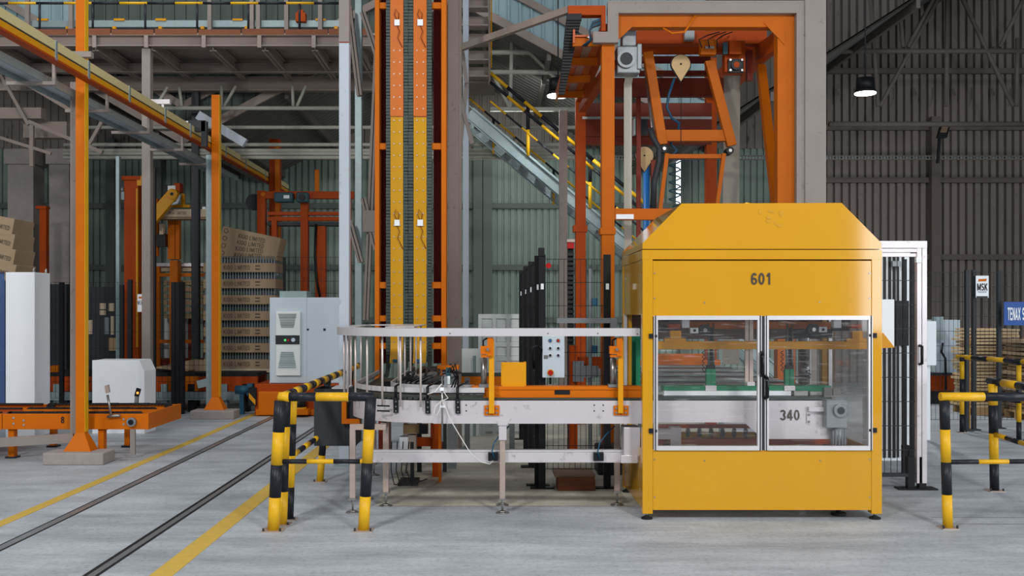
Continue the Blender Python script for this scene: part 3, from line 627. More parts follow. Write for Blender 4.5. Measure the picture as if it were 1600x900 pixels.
B().box(X(975, 8.1), X(1000, 8.1), 8.1, 8.3, Z(722, 8.1), Z(668, 8.1)).box(X(970, 8.1), X(996, 8.1), 8.08, 8.1, Z(723, 8.1), Z(711, 8.1)).mk('end_housing', 'plate_steel', C, bevel=.004)
for px in (771, 936):
    B().fb(px - 8, px + 7, 708, 720, 8.12, .045).mk('cable_gland', 'black', C)
    B().path([P(px + 1, 716, 8.11), P(px - 2, 705, 8.10), P(px + 1, 692, 8.12), P(px + 10, 680, 8.16), P(px + 24, 666, 8.3)], .006, 6).mk('cable', 'hose_blue', C)
# under-conveyor clutter: drive unit
du = T('drive_unit', 'red frame with white and black boxes under the conveyor curve', 'drive unit', P(665, 700, 10.2))
b = B(); b.fb(676, 688, 662, 704, 9.9, .08); b.fb(648, 690, 685, 697, 9.95, .08); b.box(X(676, 9.9), X(688, 9.9), 9.9, 9.98, 0, .4); b.mk('frame', 'deep_orange', du)
B().fb(624, 637, 683, 712, 9.4, .12).mk('white_box', 'white', du); B().fb(637, 650, 680, 706, 9.5, .12).mk('motor', 'leg_steel', du); B().fb(630, 668, 664, 677, 9.5, .1).mk('tray', 'wood', du); B().fb(655, 668, 664, 678, 9.4, .1).mk('black_box', 'black', du)
B().box(X(622, 9.4), X(652, 9.4), 9.38, 9.7, 0, .03).box(X(640, 9.4), X(645, 9.4), 9.5, 9.55, 0, .4).mk('stand', 'dark_grey', du)
B().fb(699, 713, 664, 705, 10.4, .2).box(X(700, 10.4), X(712, 10.4), 10.42, 10.6, 0, .2).mk('grey_post', 'motor_grey', du)
for k in range(4):
    B().path([P(612 + k * 9, 690, 8.9), P(611 + k * 8, 735, 9.0), P(616 + k * 9, 757, 9.3) , P(632 + k * 12, 757 - k * 3, 9.2)], .005, 5).mk('cable', 'cable_dark', du)
# sensor post with white cables
sn = T('sensor_post', 'thin sensor post with looped white cables clipped to the conveyor', 'sensor', P(691, 690, 8.0))
B().tube(P(691, 690, 8.03), P(691, 588, 8.03), .008, 8).mk('rod', 'steel', sn); B().fb(688, 693, 606, 610, 8.0, .04).mk('clip', 'white', sn); B().fb(694, 699, 588, 605, 8.0, .03).mk('sensor', 'motor_grey', sn)
B().fb(687, 696, 634, 637, 8.0, .08).mk('clip', 'white', sn); B().fb(698, 703, 588, 600, 8.05, .02).mk('connector', 'plastic_white', sn)
B().path([P(693, 612, 8.0), P(700, 622, 7.99), P(688, 628, 7.99), P(680, 636, 7.99), P(678, 646, 7.98), P(683, 649, 7.98), P(687, 640, 7.98), P(690, 625, 7.98), P(696, 636, 7.97), P(703, 655, 7.96), P(715, 675, 7.96), P(735, 708, 7.97), P(752, 722, 7.98), P(765, 725, 8.0), P(770, 720, 8.05)], .004, 6).mk('cable', 'cable_white', sn)
B().path([P(690, 600, 8.0), P(680, 612, 7.99), P(668, 616, 8.0)], .005, 6).mk('cable', 'cable_white', sn)
for k in range(3): B().path([P(699 + k * 4, 582, 8.15), P(703 + 4 * k, 574 - 3 * k, 8.15), P(712 + k * 2, 590, 8.2), P(705 + k * 5, 606, 8.25)], .006, 6).mk('hose', 'black', sn)
B().fb(697, 704, 575, 590, 8.2, .05).mk('valve', 'teal', sn)
# ------------------------------------------------------------------ curved guard on rods
zg = Z(514, 8.0); GD = T('tunnel_guard', 'pale aluminium guard rail curving above the conveyor on thin rods', 'guard rail', (-.9, 8.4, ztop))
gr = .92; gc = (-.47, 8.0 + gr)
gp = [V(X(1000, 8.0), 8.0, 0), V(gc[0], 8.0, 0)]
ga = [V(p.x, p.y, 0) for p in arc(gc, gr, 270, 180, 20, 0)] + [V(gc[0] - gr, 10.3, 0)]
def lipped(path, w, lip, z, nm, mt):
    n = len(path); b = B(); strip(b, path, -.004, z - lip, z); vs = []; fs = []
    nr = []
    for i in range(n):
        d = (path[min(i + 1, n - 1)] - path[max(i - 1, 0)]).normalized(); nr.append(Vector((d.y, -d.x, 0)))
    strip(b, path, -w, z, z + .005, 0, False)
    return b.mk(nm, mt, GD)
lipped(gp, .13, .058, zg, 'straight_cover', al); lipped(ga, .16, .062, zg, 'curved_cover', al)
for (px, py) in ((1000, 522), (938, 521), (860, 521), (707, 521)): B().tube((X(px, 8) - .02, 7.997, Z(py, 8)), (X(px, 8) - .02, 8.001, Z(py, 8)), .005, 8).mk('bolt', 'black', GD)
for k in range(10):
    a = R(262 - k * 11.5)
    if k < 8: p = V(gc[0] + (gr - .06) * math.cos(a), gc[1] + (gr - .06) * math.sin(a), 0)
    else: p = V(gc[0] - gr + .06, 9.3 + (k - 8) * .7, 0)
    B().tube((p.x, p.y, ztop - .05), (p.x, p.y, zg), .009, 8).mk('support_rod', 'rod_steel', GD)
for k in range(5):
    y = 8.7 + k * .4; B().tube((-.83 + .02 * k, y, ztop - .02), (-.83 + .02 * k, y, zg), .009, 8).mk('support_rod', 'rod_steel', GD)
b = B(); b.box(-.95, -.7, 8.75, 10.3, zg + .0, zg + .006); b.box(-1.24, -.7, 10.0, 10.3, zg, zg + .006); b.mk('inner_cover', al, GD)
# black angled guides and plates in the curve
for k, (x, y) in enumerate(((-.75, 8.75), (-.62, 9.0), (-.55, 9.3), (-.5, 9.6), (-.7, 9.5))):
    q = B(); q.bar((x - .12, y - .05, ztop + .05), (x + .16, y + .14, ztop + .13), .12, .015); tag(q.bar((x, y, zbot), (x, y, ztop + .09), .03, .03).bar((x, y, zbot + .02), (x - .3, y, zbot + .02), .02, .02).mk('deflector', 'dark_grey' if k % 2 else 'motor_grey'), ['grey deflector plate nearest the camera inside the conveyor curve', 'dark deflector plate second from the front inside the conveyor curve', 'grey deflector plate in the middle of the curve, below the guard rods', 'dark deflector plate right below the yellow lift tracks', 'rearmost grey deflector plate inside the conveyor curve'][k], 'deflector')
# dark bin on the conveyor side
bn = T('metal_bin', 'open dark grey metal bin hanging beside the conveyor curve', 'bin', P(520, 695, 9.0))
b = B(); x0, x1 = X(491, 9.0), X(556, 9.0); z0, z1 = Z(695, 9.0), Z(608, 9.0); zz = z1
b.box(x0, x1, 9.0, 9.012, z0, z1); b.box(x0, x1, 9.34, 9.352, z0, z1); b.box(x0, x0 + .012, 9.012, 9.34, z0, z1); b.box(x1 - .012, x1, 9.012, 9.34, z0, z1); b.box(x0, x1, 9.0, 9.35, z0 - .01, z0); b.mk('body', 'dark_grey', bn)
b = B(); b.fb(534, 541, 628, 660, 8.93, .05); b.fb(534, 562, 655, 662, 8.93, .05); b.mk('bracket', 'orange', bn)
b = B(); b.box(X(520, 9.05), X(545, 9.05), 9.0, 9.3, z1, z1 + .012); b.mk('lid_plate', 'plate_steel', bn)
# ------------------------------------------------------------------ orange stop unit on the conveyor
O = T('orange_side_frame', 'orange beam with two yellow uprights and a square plate above the conveyor', 'frame', P(870, 622, 8.16))
b = B(); b.fb(756, 1001, 608, 624.5, 8.15, .02); b.fb(737, 1001, 604, 608.5, 8.14, .12); b.fb(756, 1001, 622, 625, 8.15, .06); ob = b.mk('beam', 'orange', O, bevel=.002)
B().prism([P(783, 608.5, 8.145), P(789, 622, 8.145), P(756, 608.5, 8.145)], (0, .012, 0)).mk('stiffener', 'orange', O)
B().fb(867, 890, 610, 616, 8.148, .004).mk('slot', 'black', O)
B().fb(783, 822, 566, 604, 8.17, .012).fb(785, 820, 602, 604.5, 8.14, .1).fb(819, 822, 566, 604, 8.18, .12).mk('yellow_plate', 'yellow2', O)
for px in (764, 966):
    u = B().fb(px, px + 8, 530, 646, 8.06, .035).mk('upright', 'yellow2', O, bevel=.003)
    q = B().fb(px - 7, px + 16, 634, 649, 8.085, .014).mk('foot_plate', 'orange', O)
    for dx, dy in ((-3, 638), (12, 638), (-3, 645), (12, 645)): B().tube(P(px + dx, dy, 8.085), P(px + dx, dy, 8.072), .009, 8).mk('bolt', 'steel', q)
    b = B(); b.fb(px - 13, px - 2, 541, 553, 8.03, .06); b.fb(px - 2, px + 6, 528, 556, 8.03, .03); b.fb(px - 12, px + 2, 555, 558, 8.04, .05); b.tube(P(px - 2, 546, 8.03), P(px - 2, 546, 8.0), .012, 10, 1); b.mk('adjuster', ['orange', 'steel'], O)
    b = B(); b.path([P(px - 9, 541, 8.06), P(px - 9, 532, 8.06), P(px - 4, 529, 8.06), P(px + 3, 529, 8.06)], .008, 6); b.mk('adjuster_hose', 'black', O)
    b = B(); b.tube((X(px - 8, 8.18), 8.18, Z(604, 8.15)), (X(px - 8, 8.18), 8.18, Z(560, 8.15)), .026, 14); b.tube((X(px - 8, 8.18), 8.18, Z(560, 8.15)), (X(px - 8, 8.18), 8.18, Z(540, 8.15)), .012, 10); b.fb(px - 15, px + 1, 601, 605, 8.13, .09); b.mk('cylinder', 'steel', O)
B().fb(994, 1000, 515, 608, 8.25, .02).fb(988, 994, 520, 606, 8.3, .02).mk('green_curtain', 'green', O)
# gearmotor inside at the conveyor end
G = T('gear_motor', 'grey gear motor standing upright at the end of conveyor 340 inside the enclosure', 'motor', P(1310, 690, 8.0))
b = B(); b.fb(1292, 1323, 626, 668, 8.0, .13); c = P(1312, 641, 8.0); b.tube(c, c - V(0, .03, 0), .055, 20); b.tube(c - V(0, .03, 0), c - V(0, .036, 0), .03, 16, 1); b.mk('gearbox', ['motor_grey', 'dark_grey'], G, bevel=.008)
c0 = P(1310, 668, 8.06); c1 = P(1310, 694, 8.06); b = B().tube(c0, c1, .055, 20)
for k in range(14): a = 2 * math.pi * k / 14; b.bar(c0 + V(.058 * math.cos(a), .058 * math.sin(a), -.02), c1 + V(.058 * math.cos(a), .058 * math.sin(a), 0), .006, .012)
b.mk('motor', 'motor_grey', G); B().tube(c1, (c1.x, c1.y, 0.02), .02, 8).tube((c1.x, c1.y, 0), (c1.x, c1.y, .02), .06, 16).mk('stand', 'dark_grey', G)
b = B(); b.fb(1264, 1294, 636, 643, 8.06, .03); b.fb(1261, 1266, 644, 662, 8.085, .012); b.mk('torque_arm', 'plate_steel', G)
for py in (648, 659): B().tube(P(1264, py, 8.085), P(1264, py, 8.075), .01, 8).mk('bolt', 'steel', G)
lr = T('transfer_bed', 'low red roller bed seen through the lower part of the doors', 'conveyor', P(1150, 700, 8.6))
B().fb(1030, 1300, 686, 694, 8.6, .08).fb(1030, 1300, 664, 669, 9.0, .06).mk('bed_frame', 'deep_orange', lr); B().fb(1048, 1064, 668, 698, 8.5, .1).fb(1028, 1048, 671, 686, 8.5, .08).mk('bracket', 'plate_steel', lr)
for k in range(7): B().tube(P(1075 + k * 18, 680, 8.55), P(1075 + k * 18, 672, 9.0), .02, 8).mk('roller', 'dark_grey', lr)
for x in (X(1040, 8.65), X(1290, 8.65)): B().box(x - .02, x + .02, 8.62, 8.66, 0, Z(690, 8.62)).mk('leg', 'dark_grey', lr)

# black levers and knobs along the curve, dark infeed bed from the lift tower
for k in range(9):
    a = R(250 - k * 8.5) if k < 7 else None
    if a: x, y = cx + (RO - CW - .02) * math.cos(a), cy + (RO - CW - .02) * math.sin(a)
    else: x, y = cx - RO + CW + .02, cy + .35 * (k - 6)
    B().tube((x, y, ztop - .02), (x, y, ztop + .12), .012, 8).tube((x, y, ztop + .12), (x + .10, y - .05, ztop + .17), .009, 6).tube((x - .03, y, ztop + .07), (x + .03, y, ztop + .07), .026, 10).mk('clamp_lever', 'black', C)
IB = T('infeed_bed', 'black chain guides sloping from the lift tower down to the conveyor curve', 'conveyor', (-.7, 9.8, .8))
for k, x in enumerate((-.78, -.66, -.54)):
    b = B(); b.bar((x, 9.1, ztop + .02), (x + .02, 10.72, ztop + .1), .06, .07); b.mk('guide', ['black', 'dark_grey'][k % 2], IB)
    b = B(); b.path([(x, 9.2, ztop + .06), (x + .03, 9.5, ztop + .16), (x - .02, 9.8, ztop + .18), (x, 10.2, ztop + .12)], .012, 6); b.mk('hose', 'black', IB)
B().bar((-.86, 9.0, ztop + .06), (-.45, 9.25, ztop + .1), .1, .012).bar((-.85, 9.3, ztop + .1), (-.5, 9.7, ztop + .14), .12, .012).mk('cover_plate', 'motor_grey', IB)
for x in (-.76, -.5): B().box(x - .02, x + .02, 10.2, 10.24, 0, ztop + .06).mk('leg', 'dark_grey', IB)
B().fb(600, 640, 596, 606, 9.2, .02).mk('black_guard', 'black', IB)
# wide chain table behind the enclosure, under the gantry
AT = T('chain_table', 'wide grey chain table behind the doors with an orange end beam', 'conveyor', (2.2, 11.3, 0)); zt1 = .93
for k in range(14): B().box(1.42, 3.02, 9.45 + k * .28, 9.45 + k * .28 + .2, zt1 - .05, zt1).mk('slat', ['galv', 'steel', 'dark_grey'][k % 3], AT)
B().box(1.40, 3.04, 13.35, 13.42, zt1 - .1, zt1 + .06).mk('end_beam', 'orange', AT); B().fb(1015, 1100, 553, 564, 12.9, .05).box(1.5, 1.56, 12.9, 12.95, zt1, Z(560, 12.9)).mk('stop_bar', 'orange', AT)
for x in (1.40, 3.0): B().box(x, x + .04, 9.42, 13.35, zt1 - .14, zt1 - .05).mk('side_rail', 'galv', AT)
for x in (1.40, 3.0):
    for y in (9.6, 13.2): B().box(x, x + .05, y, y + .05, 0, zt1 - .14).mk('leg', 'galv', AT)
# ================================================================== LIFT TOWER (vertical chain elevator)
YE = 10.9; zE = 10.3
E = T('lift_tower', 'tall orange lift tower with two yellow bolted tracks and slatted chains', 'lift', (X(640, YE), YE + .2, 0))
for a, c in ((586, 592), (690, 696.5)): B().box(X(a, YE), X(c, YE), YE, YE + .34, .62, zE).mk('side_upright', 'orange', E, bevel=.002)
for a, c in ((592, 604), (675, 690)): B().box(X(a, YE), X(c, YE), YE + .28, YE + .30, Z(570, YE), zE).mk('back_panel', 'rust_red', E)
B().box(X(630, YE), X(646, YE), YE + .2, YE + .21, Z(560, YE), zE).mk('back_panel', 'rust_red', E)
for py in (8, 228, 445, 497, 540):
    for a, c in ((592, 606), (674, 690)): B().fb(a, c, py - 4, py + 5, YE + .03, .05).mk('cross_piece', 'orange', E)
B().box(X(586, YE), X(697, YE), YE + .02, YE + .36, .5, .62).box(X(672, YE), X(690, YE), YE + .1, YE + .34, .0, .5).box(X(590, YE), X(606, YE), YE + .1, YE + .34, .0, .5).mk('base', 'rust_red', E)
B().box(X(640, YE), X(697, YE), YE - .2, YE + .1, Z(628, YE), Z(585, YE)).mk('drive_cover', 'deep_orange', E)
boltm = B().tube((0, 0, 0), (0, -.008, 0), .008, 6).mesh('bolt', 'leg_steel')
cj = []
for a, c in ((610.5, 630), (646.5, 666.5)):
    x0, x1 = X(a, YE), X(c, YE)
    ys = [(YE - .02, zE), (YE - .02, Z(535, YE))] + [(YE - .02 - .10 * math.sin(t) ** 2 * .9 - .02 * t, Z(535, YE) - .22 * math.sin(t)) for t in (.4, .8, 1.2, 1.57)]
    b = B(); n = len(ys)
    b.add([(x, y, z) for x in (x0, x1) for y, z in ys] + [(x, y + .02, z) for x in (x0, x1) for y, z in ys],
          [(i, i + 1, n + i + 1, n + i) for i in range(n - 1)] + [(2 * n + i, 3 * n + i, 3 * n + i + 1, 2 * n + i + 1) for i in range(n - 1)] +
          [(i, 2 * n + i, 2 * n + i + 1, i + 1) for i in range(n - 1)] + [(n + i, n + i + 1, 3 * n + i + 1, 3 * n + i) for i in range(n - 1)])
    tr = b.mk('track_plate', 'yellow', E)
    B().box(x0, x1, YE - .024, YE - .019, Z(182, YE), zE).mk('upper_plate', 'amber_shade', tr)  # upper part of the yellow track, its shade painted on as amber
    bb = B(); py = 79
    while py < 540:
        for q in (a + 5, c - 5): p = P(q, py, YE - .025); bb.tube(p, p + V(0, -.006, 0), .0085, 6)
        py += 18.2
    bb.mk('bolts', 'leg_steel', tr, kind='stuff')
    B().fb(a, c, 182, 182.8, YE - .021, .01).mk('joint', 'rust_red', tr)
    for py in (35, 348):
        B().fb((a + c) / 2 - 4, (a + c) / 2 + 4, py - 4.5, py + 4.5, YE - .05, .03).mk('junction_box', 'white', tr)
        xm = (a + c) / 2
        for s in (-1, 1):
            B().path([P(xm, py - 4, YE - .04), P(xm - 4 * s, py - 12, YE - .05), P(xm - 2, py - 21, YE - .05), P(xm + 3, py - 14, YE - .05), P(xm + 2, py - 4, YE - .04)] if s > 0 else
                     [P(xm, py + 4, YE - .04), P(xm + 4, py + 14, YE - .05), P(xm + 1, py + 24, YE - .05), P(xm + 7, py + 36, YE - .04), P(xm + 11, py + 45, YE)], .004, 5).mk('wire', 'cable_red', tr)
    B().fb(a + 3, c - 9, 562, 566, YE - .18, .05).mk('sensor', 'motor_blue', tr)
for a, c in ((603.5, 610), (630.5, 637.5), (638.5, 645.5), (667, 674.5)):
    b = B(); x0, x1 = X(a, YE), X(c, YE); z = Z(565, YE); k = 0
    b.box(x0 + .01, x1 - .01, YE + .02, YE + .12, Z(575, YE), zE, 1)
    while z < zE:
        b.box(x0, x1, YE - .01, YE + .03, z, z + .027); z += .036
    b.mk('slat_chain', ['chain', 'rubber'], E, kind='stuff')
for a, c in ((604, 637), (640, 674)):                                     # chain swings forward at the foot
    b = B()
    for k in range(9):
        t = k / 8; p = V(0, YE - .02 - .26 * t * t, Z(562, YE) - .16 * math.sin(t * 1.57)); b.bar((X(c - 6, YE), p.y, p.z), (X(c, YE), p.y, p.z), .03, .035); b.bar((X(a, YE), p.y, p.z), (X(a + 6, YE), p.y, p.z), .03, .035)
    b.mk('chain_foot', 'chain', E, kind='stuff')
cv2 = T('floor_conveyor', 'low orange chain conveyor behind the curve, by the white plastic panels', 'conveyor', P(750, 640, 12.5))
B().fb(718, 790, 588, 602, 11.9, .06).fb(718, 850, 590, 602, 11.95, .06).mk('side_beam', 'orange', cv2); B().fb(719, 850, 583, 588, 11.9, .1).mk('chain', 'chain', cv2)
for px in (730, 800): B().box(X(px, 11.9) - .03, X(px, 11.9) + .03, 11.9, 11.96, 0, Z(590, 11.9)).mk('leg', 'motor_grey', cv2)
om = T('motor_stand', 'small orange motor stand behind the sensor post', 'stand', P(700, 640, 9.6))
B().fb(684, 716, 572, 577, 9.6, .2).fb(684, 690, 572, 612, 9.6, .2).box(X(685, 9.6), X(689, 9.6), 9.6, 9.7, 0, .9).mk('angle', 'orange', om); B().fb(700, 712, 585, 604, 9.7, .12).mk('motor', 'motor_grey', om); B().tube(P(704, 568, 9.65), P(704, 588, 9.65), .012, 10).mk('knob', 'dark_grey', om)
# white moulded plastic panels
for lab, px0, px1, Y in (('white moulded plastic pallet with square recesses behind the conveyor', 750, 816, 13.4),):
    t = T('plastic_pallet', lab, 'pallet', P((px0 + px1) / 2, 600, Y)); x0, x1 = X(px0, Y), X(px1, Y); z1 = Z(491, Y)
    b = B(); cw = (x1 - x0) / 3; rh = .19
    b.box(x0, x1, Y + .03, Y + .05, 0, z1)
    for i in range(4): b.box(x0 + i * cw - .022, x0 + i * cw + .022, Y, Y + .03, 0, z1)
    for j in range(9): b.box(x0, x1, Y, Y + .03, max(0, z1 - j * rh - .055), z1 - j * rh)
    b.mk('moulding', 'plastic_white', t)
    for i in range(3):
        for j in range(5):
            a = x0 + i * cw + .03; q = z1 - j * rh - .19
            B().prism([(a, Y + .03, q), (a + cw - .06, Y + .03, q), (a + cw - .06, Y + .03, q + .11), (a, Y + .03, q + .11)], (0, -.012, 0)).prism([(a, Y + .018, q), (a + cw - .06, Y + .018, q), (a + cw - .06, Y + .002, q + .02), (a, Y + .002, q + .02)], (0, .004, .01)).mk('recess', 'plastic_white', t)
t = T('plastic_sheet', 'plain white low sheet beside the slim pale column', 'panel', P(745, 600, 13.9)); B().fb(717, 758, 545, 584, 13.2, .03).box(X(717, 13.2), X(758, 13.2), 13.21, 13.24, 0, .9).mk('sheet', 'plastic_white', t); B().fb(739, 744, 556, 584, 13.1, .05).box(X(739, 13.1), X(744, 13.1), 13.1, 13.15, 0, .8).mk('post', 'galv', t)
# ------------------------------------------------------------------ black mesh fence around the cell
def fence(label, p, q, z0, z1, posts, mt='black', pz=None, group=None):
    t = T('mesh_fence', label, 'fence', (p[0], p[1], 0), group)
    mesh_panel((p[0], p[1], 0), (q[0], q[1], 0), z0, z1).mk('mesh_panel', 'black', t)
    for k, f in enumerate(posts):
        a = Vector((p[0], p[1], 0)).lerp(Vector((q[0], q[1], 0)), f)
        ps = B().box(a.x - .03, a.x + .03, a.y - .03, a.y + .03, 0, (pz or z1 + .04)).mk('post', mt, t)
        B().box(a.x - .11, a.x + .11, a.y - .04, a.y + .04, 0, .012).mk('base_plate', 'black', ps)
        B().box(a.x - .012, a.x + .012, a.y - .034, a.y - .03, z1 - .28, z1 - .23).mk('clip', 'white', ps)
    return t
yA = 9.27
fn = fence('black wire mesh fence panel behind the conveyor with the control box on it', (X(847, yA), yA), (X(950, yA), yA), .18, Z(405, yA), (0, .985))
sx_ = X(845, yA)
for k, (a, c) in enumerate(((9.42, 10.5), (10.55, 11.6), (11.65, 12.8))):
    fence(['nearest black fence panel seen edge-on, running back beside the control box', 'middle black fence panel seen edge-on, running back from the control box', 'farthest black fence panel seen edge-on, near the white plastic panels'][k], (sx_ - .02 - .02 * k, a), (sx_ - .04 - .02 * k, c), .18, 2.13, (0, 1))
B().box(X(842, yA), X(850, yA), yA - .04, yA + .1, Z(400, yA), Z(388, yA)).mk('top_bracket', 'black', fn)
B().tube(P(857, 415, yA), P(857, 415, yA - .02), .025, 12).mk('reflector', 'red', fn)
B().fb(870, 962, 497, 505, yA - .12, .05).fb(954, 964, 497, 513, yA - .13, .06).mk('conduit', 'motor_grey', fn)
cb = T('control_box', 'grey push button box with a red emergency stop on the mesh fence', 'control box', P(865, 590, yA - .1))
B().fb(848, 882, 525, 590, yA - .13, .09).mk('housing', 'cabinet_blue', cb, bevel=.004)
for i, px in enumerate((859.5, 872)):
    for j, py in enumerate((532, 544, 555)):
        p = P(px, py, yA - .13); B().tube(p, p + V(0, -.012, 0), .017, 12).tube(p + V(0, -.012, 0), p + V(0, -.02, 0), .012, 12, 1).mk('push_button', ['steel', ['blue', 'red'][i]] if j == 0 else ['white', 'black'], cb)
p = P(860, 582, yA - .13); B().tube(p, p + V(0, -.008, 0), .03, 16).tube(p + V(0, -.008, 0), p + V(0, -.04, 0), .022, 16, 1).mk('emergency_stop', ['yellow2', 'red'], cb)
B().fb(850, 856, 555, 560, yA - .135, .01).mk('key_switch', 'steel', cb); B().tube(P(860, 590, yA - .08), P(860, 600, yA - .08), .01, 8).mk('cable_gland', 'black', cb)
b = B(); b.path([P(834, 575, 9.25), P(832, 560, 9.15), P(833, 542, 9.1), P(842, 540, 9.1), P(846, 548, 9.2)], .014, 8); tag(b.mk('bent_pipe', 'black'), 'bent black pipe handle left of the control box on the fence', 'pipe')
wb = T('wooden_block', 'stained wooden block lying on the floor below the mesh fence', 'block', P(897, 766, 9.2)); yb_ = FY(767)
B().fb(872, 930, 748, 767, yb_, .3).mk('block', 'wood_red', wb, bevel=.006); B().box(X(866, yb_ + .2), X(928, yb_ + .2), yb_ + .08, yb_ + .5, Z(748, yb_), Z(748, yb_) + .02).mk('board', 'cardboard', wb)
tag(B().fb(935, 972, 700, 744, 10.0, .4).box(X(935, 10), X(972, 10), 10.0, 10.4, 0, .1).mk('black_crate', 'black', bevel=.02), 'black crate on the floor behind the mesh fence', 'crate')
# chain column behind the fence
cc = T('chain_column', 'dark toothed chain column with a red cap behind the mesh fence', 'lift', P(892, 640, 11.5)); b = B(); z = Z(388, 11.5); 
B().box(X(888, 11.5), X(896, 11.5), 11.55, 11.62, 0, z).mk('core', 'rubber', cc); b = B(); q = .2
while q < z - .03: b.box(X(887, 11.5), X(896.5, 11.5), 11.5, 11.56, q, q + .03); q += .055
b.mk('links', 'dark_grey', cc, kind='stuff'); B().fb(887, 897, 378, 388, 11.5, .1).mk('cap', 'red', cc); B().fb(886, 898, 374, 378, 11.48, .14).mk('cap_plate', 'leg_steel', cc)
gp_ = T('drive_stand', 'orange stand with a grey motor behind the mesh fence', 'stand', P(905, 640, 11)); B().fb(890, 902, 540, 600, 10.9, .1).fb(890, 940, 558, 575, 10.95, .08).box(X(890, 10.9), X(902, 10.9), 10.9, 11, 0, 1.2).mk('frame', 'deep_orange', gp_); B().fb(896, 912, 565, 596, 10.8, .08).fb(910, 935, 572, 590, 10.8, .1).mk('motor', 'motor_grey', gp_); B().fb(926, 934, 540, 552, 10.85, .1).fb(926, 934, 466, 478, 10.85, .1).mk('blue_switch', 'motor_blue', gp_); B().fb(920, 925, 420, 560, 10.9, .06).box(X(920, 10.9), X(925, 10.9), 10.9, 10.96, 0, 1.3).mk('post', 'motor_grey', gp_)
# ================================================================== ORANGE GANTRY CRANE
YA, YZ = 11.0, 14.5
g = T('gantry_crane', 'tall orange gantry hoist with belts and levers behind the yellow machine', 'gantry', (2.2, 12.5, 0))
def gpart(nm, mt, *fbs, bevel=0):
    b = B()
    for q in fbs: b.fb(*q)
    return b.mk(nm, mt, g, bevel=bevel)
zg0 = Z(22, YA)
for px0, px1 in ((940.5, 960), (1215, 1243)): B().box(X(px0, YA), X(px1, YA), YA, YA + .14, 0, Z(66 if px0 < 1000 else 22, YA)).mk('front_post', 'gantry_orange', g, bevel=.004)
gpart('front_beam', 'gantry_orange', (965, 1240, 21, 42, YA, .14), bevel=.004)
for q in (((962, 40), (990, 40), (962, 66)), ((1194, 36), (1215, 30), (1226, 42), (1226, 70))): B().prism([P(a, c, YA - .012) for a, c in q], (0, .02, 0)).mk('gusset', 'gantry_orange', g)
for px0, px1 in ((900, 915), (1104, 1120)): B().box(X(px0, YZ), X(px1, YZ), YZ, YZ + .14, 0, Z(90, YZ)).mk('rear_post', 'deep_orange', g, bevel=.004)
B().fb(896, 918, 352, 362, YZ - .02, .18).mk('post_flange', 'deep_orange', g); B().fb(938, 962, 356, 366, YA - .02, .18).mk('post_flange', 'gantry_orange', g)
for a, c in ((161, 182), (187, 213), (214, 226)): gpart('rear_beam', 'brick', (910, 1112, a, c, YZ, .1))
gpart('rear_rail', 'steel', (910, 1112, 182.5, 186, YZ - .02, .06))
gpart('middle_beam', 'brick', (955, 1132, 122, 150, 13.0, .1)); gpart('middle_beam', 'brick', (1000, 1110, 88, 96, 12.6, .1), (1000, 1110, 110, 117, 12.6, .1))
zt_ = Z(60, YA)
for px in (950, 1235): B().box(X(px, YA) - .06, X(px, YA) + .06, YA + .14, YZ, Z(40, YA) - .1, Z(40, YA) + .06).mk('side_beam', 'deep_orange', g)
B().bar(P(1225, 60, YA + .1), P(1110, 130, YZ), .1, .2).mk('side_beam', 'deep_orange', g)
for q in ((1189, 104, 12.2, 1214, 330, 11.3), ): B().bar(P(q[0], q[1], q[2]), P(q[3], q[4], q[5]), .1, .09, up=(0, 1, 0)).mk('knee_brace', 'gantry_orange', g)
B().bar(P(910, 170, 13.9), P(955, 100, 11.2), .1, .1).mk('knee_brace', 'deep_orange', g)
# lower front rail with white plate
gpart('lower_rail', 'gantry_orange', (960, 1072, 326, 343, YA + .02, .1)); gpart('name_plate', 'white', (963, 990, 335, 342, YA + .014, .004))
# grey cable duct round the frame
gpart('cable_duct', 'column_grey', (950, 1258, 3, 20, YA - .08, .1), (1245, 1258.5, 4, 330, YA - .08, .1), (950, 966, 4, 66, YA - .08, .06), (927, 966, 50, 66, YA - .085, .08))
gpart('duct_edge', 'column_grey', (950, 1262, 1, 4, YA - .085, .05))
# trolley
gpart('trolley_beam', 'deep_orange', (995, 1198, 48, 68, 11.9, .16)); gpart('trolley_beam', 'deep_orange', (1000, 1180, 72, 82, 12.3, .1))
gm = gpart('gear_motor', 'motor_grey', (964, 1000, 72, 114, 11.15, .2), (972, 994, 44, 72, 11.2, .16), (996, 1003, 68, 108, 11.13, .12), bevel=.012)
p = P(978, 93, 11.15); B().tube(p, p + V(0, -.04, 0), .1, 22).tube(p + V(0, -.04, 0), p + V(0, -.045, 0), .07, 20, 1).mk('shaft_cover', ['motor_grey', 'dark_grey'], gm)
gpart('switch_box', 'gantry_orange', (1095, 1119, 62, 85, 11.6, .1), bevel=.01); gpart('switch_box', 'deep_orange', (1133, 1164, 64, 112, 11.7, .14), (1140, 1158, 64, 84, 11.6, .1))
fb_ = gpart('flange_bearing', 'black', (1138, 1162, 92, 113, 11.66, .04)); p = P(1150, 102, 11.66); B().tube(p, p + V(0, -.03, 0), .06, 18).tube(p + V(0, -.03, 0), p + V(0, -.034, 0), .035, 16, 1).mk('bearing_ring', ['dark_grey', 'deep_orange'], fb_)
for dx, dy in ((-9, -8), (9, -8), (-9, 8), (9, 8)): p = P(1150 + dx, 102 + dy, 11.655); B().tube(p, p + V(0, -.02, 0), .014, 8).mk('bolt', 'steel', fb_)
gpart('limit_switch', 'teal', (1130, 1137, 66, 84, 11.6, .05)); gpart('limit_switch', 'steel', (1102, 1116, 72, 76, 11.58, .02))
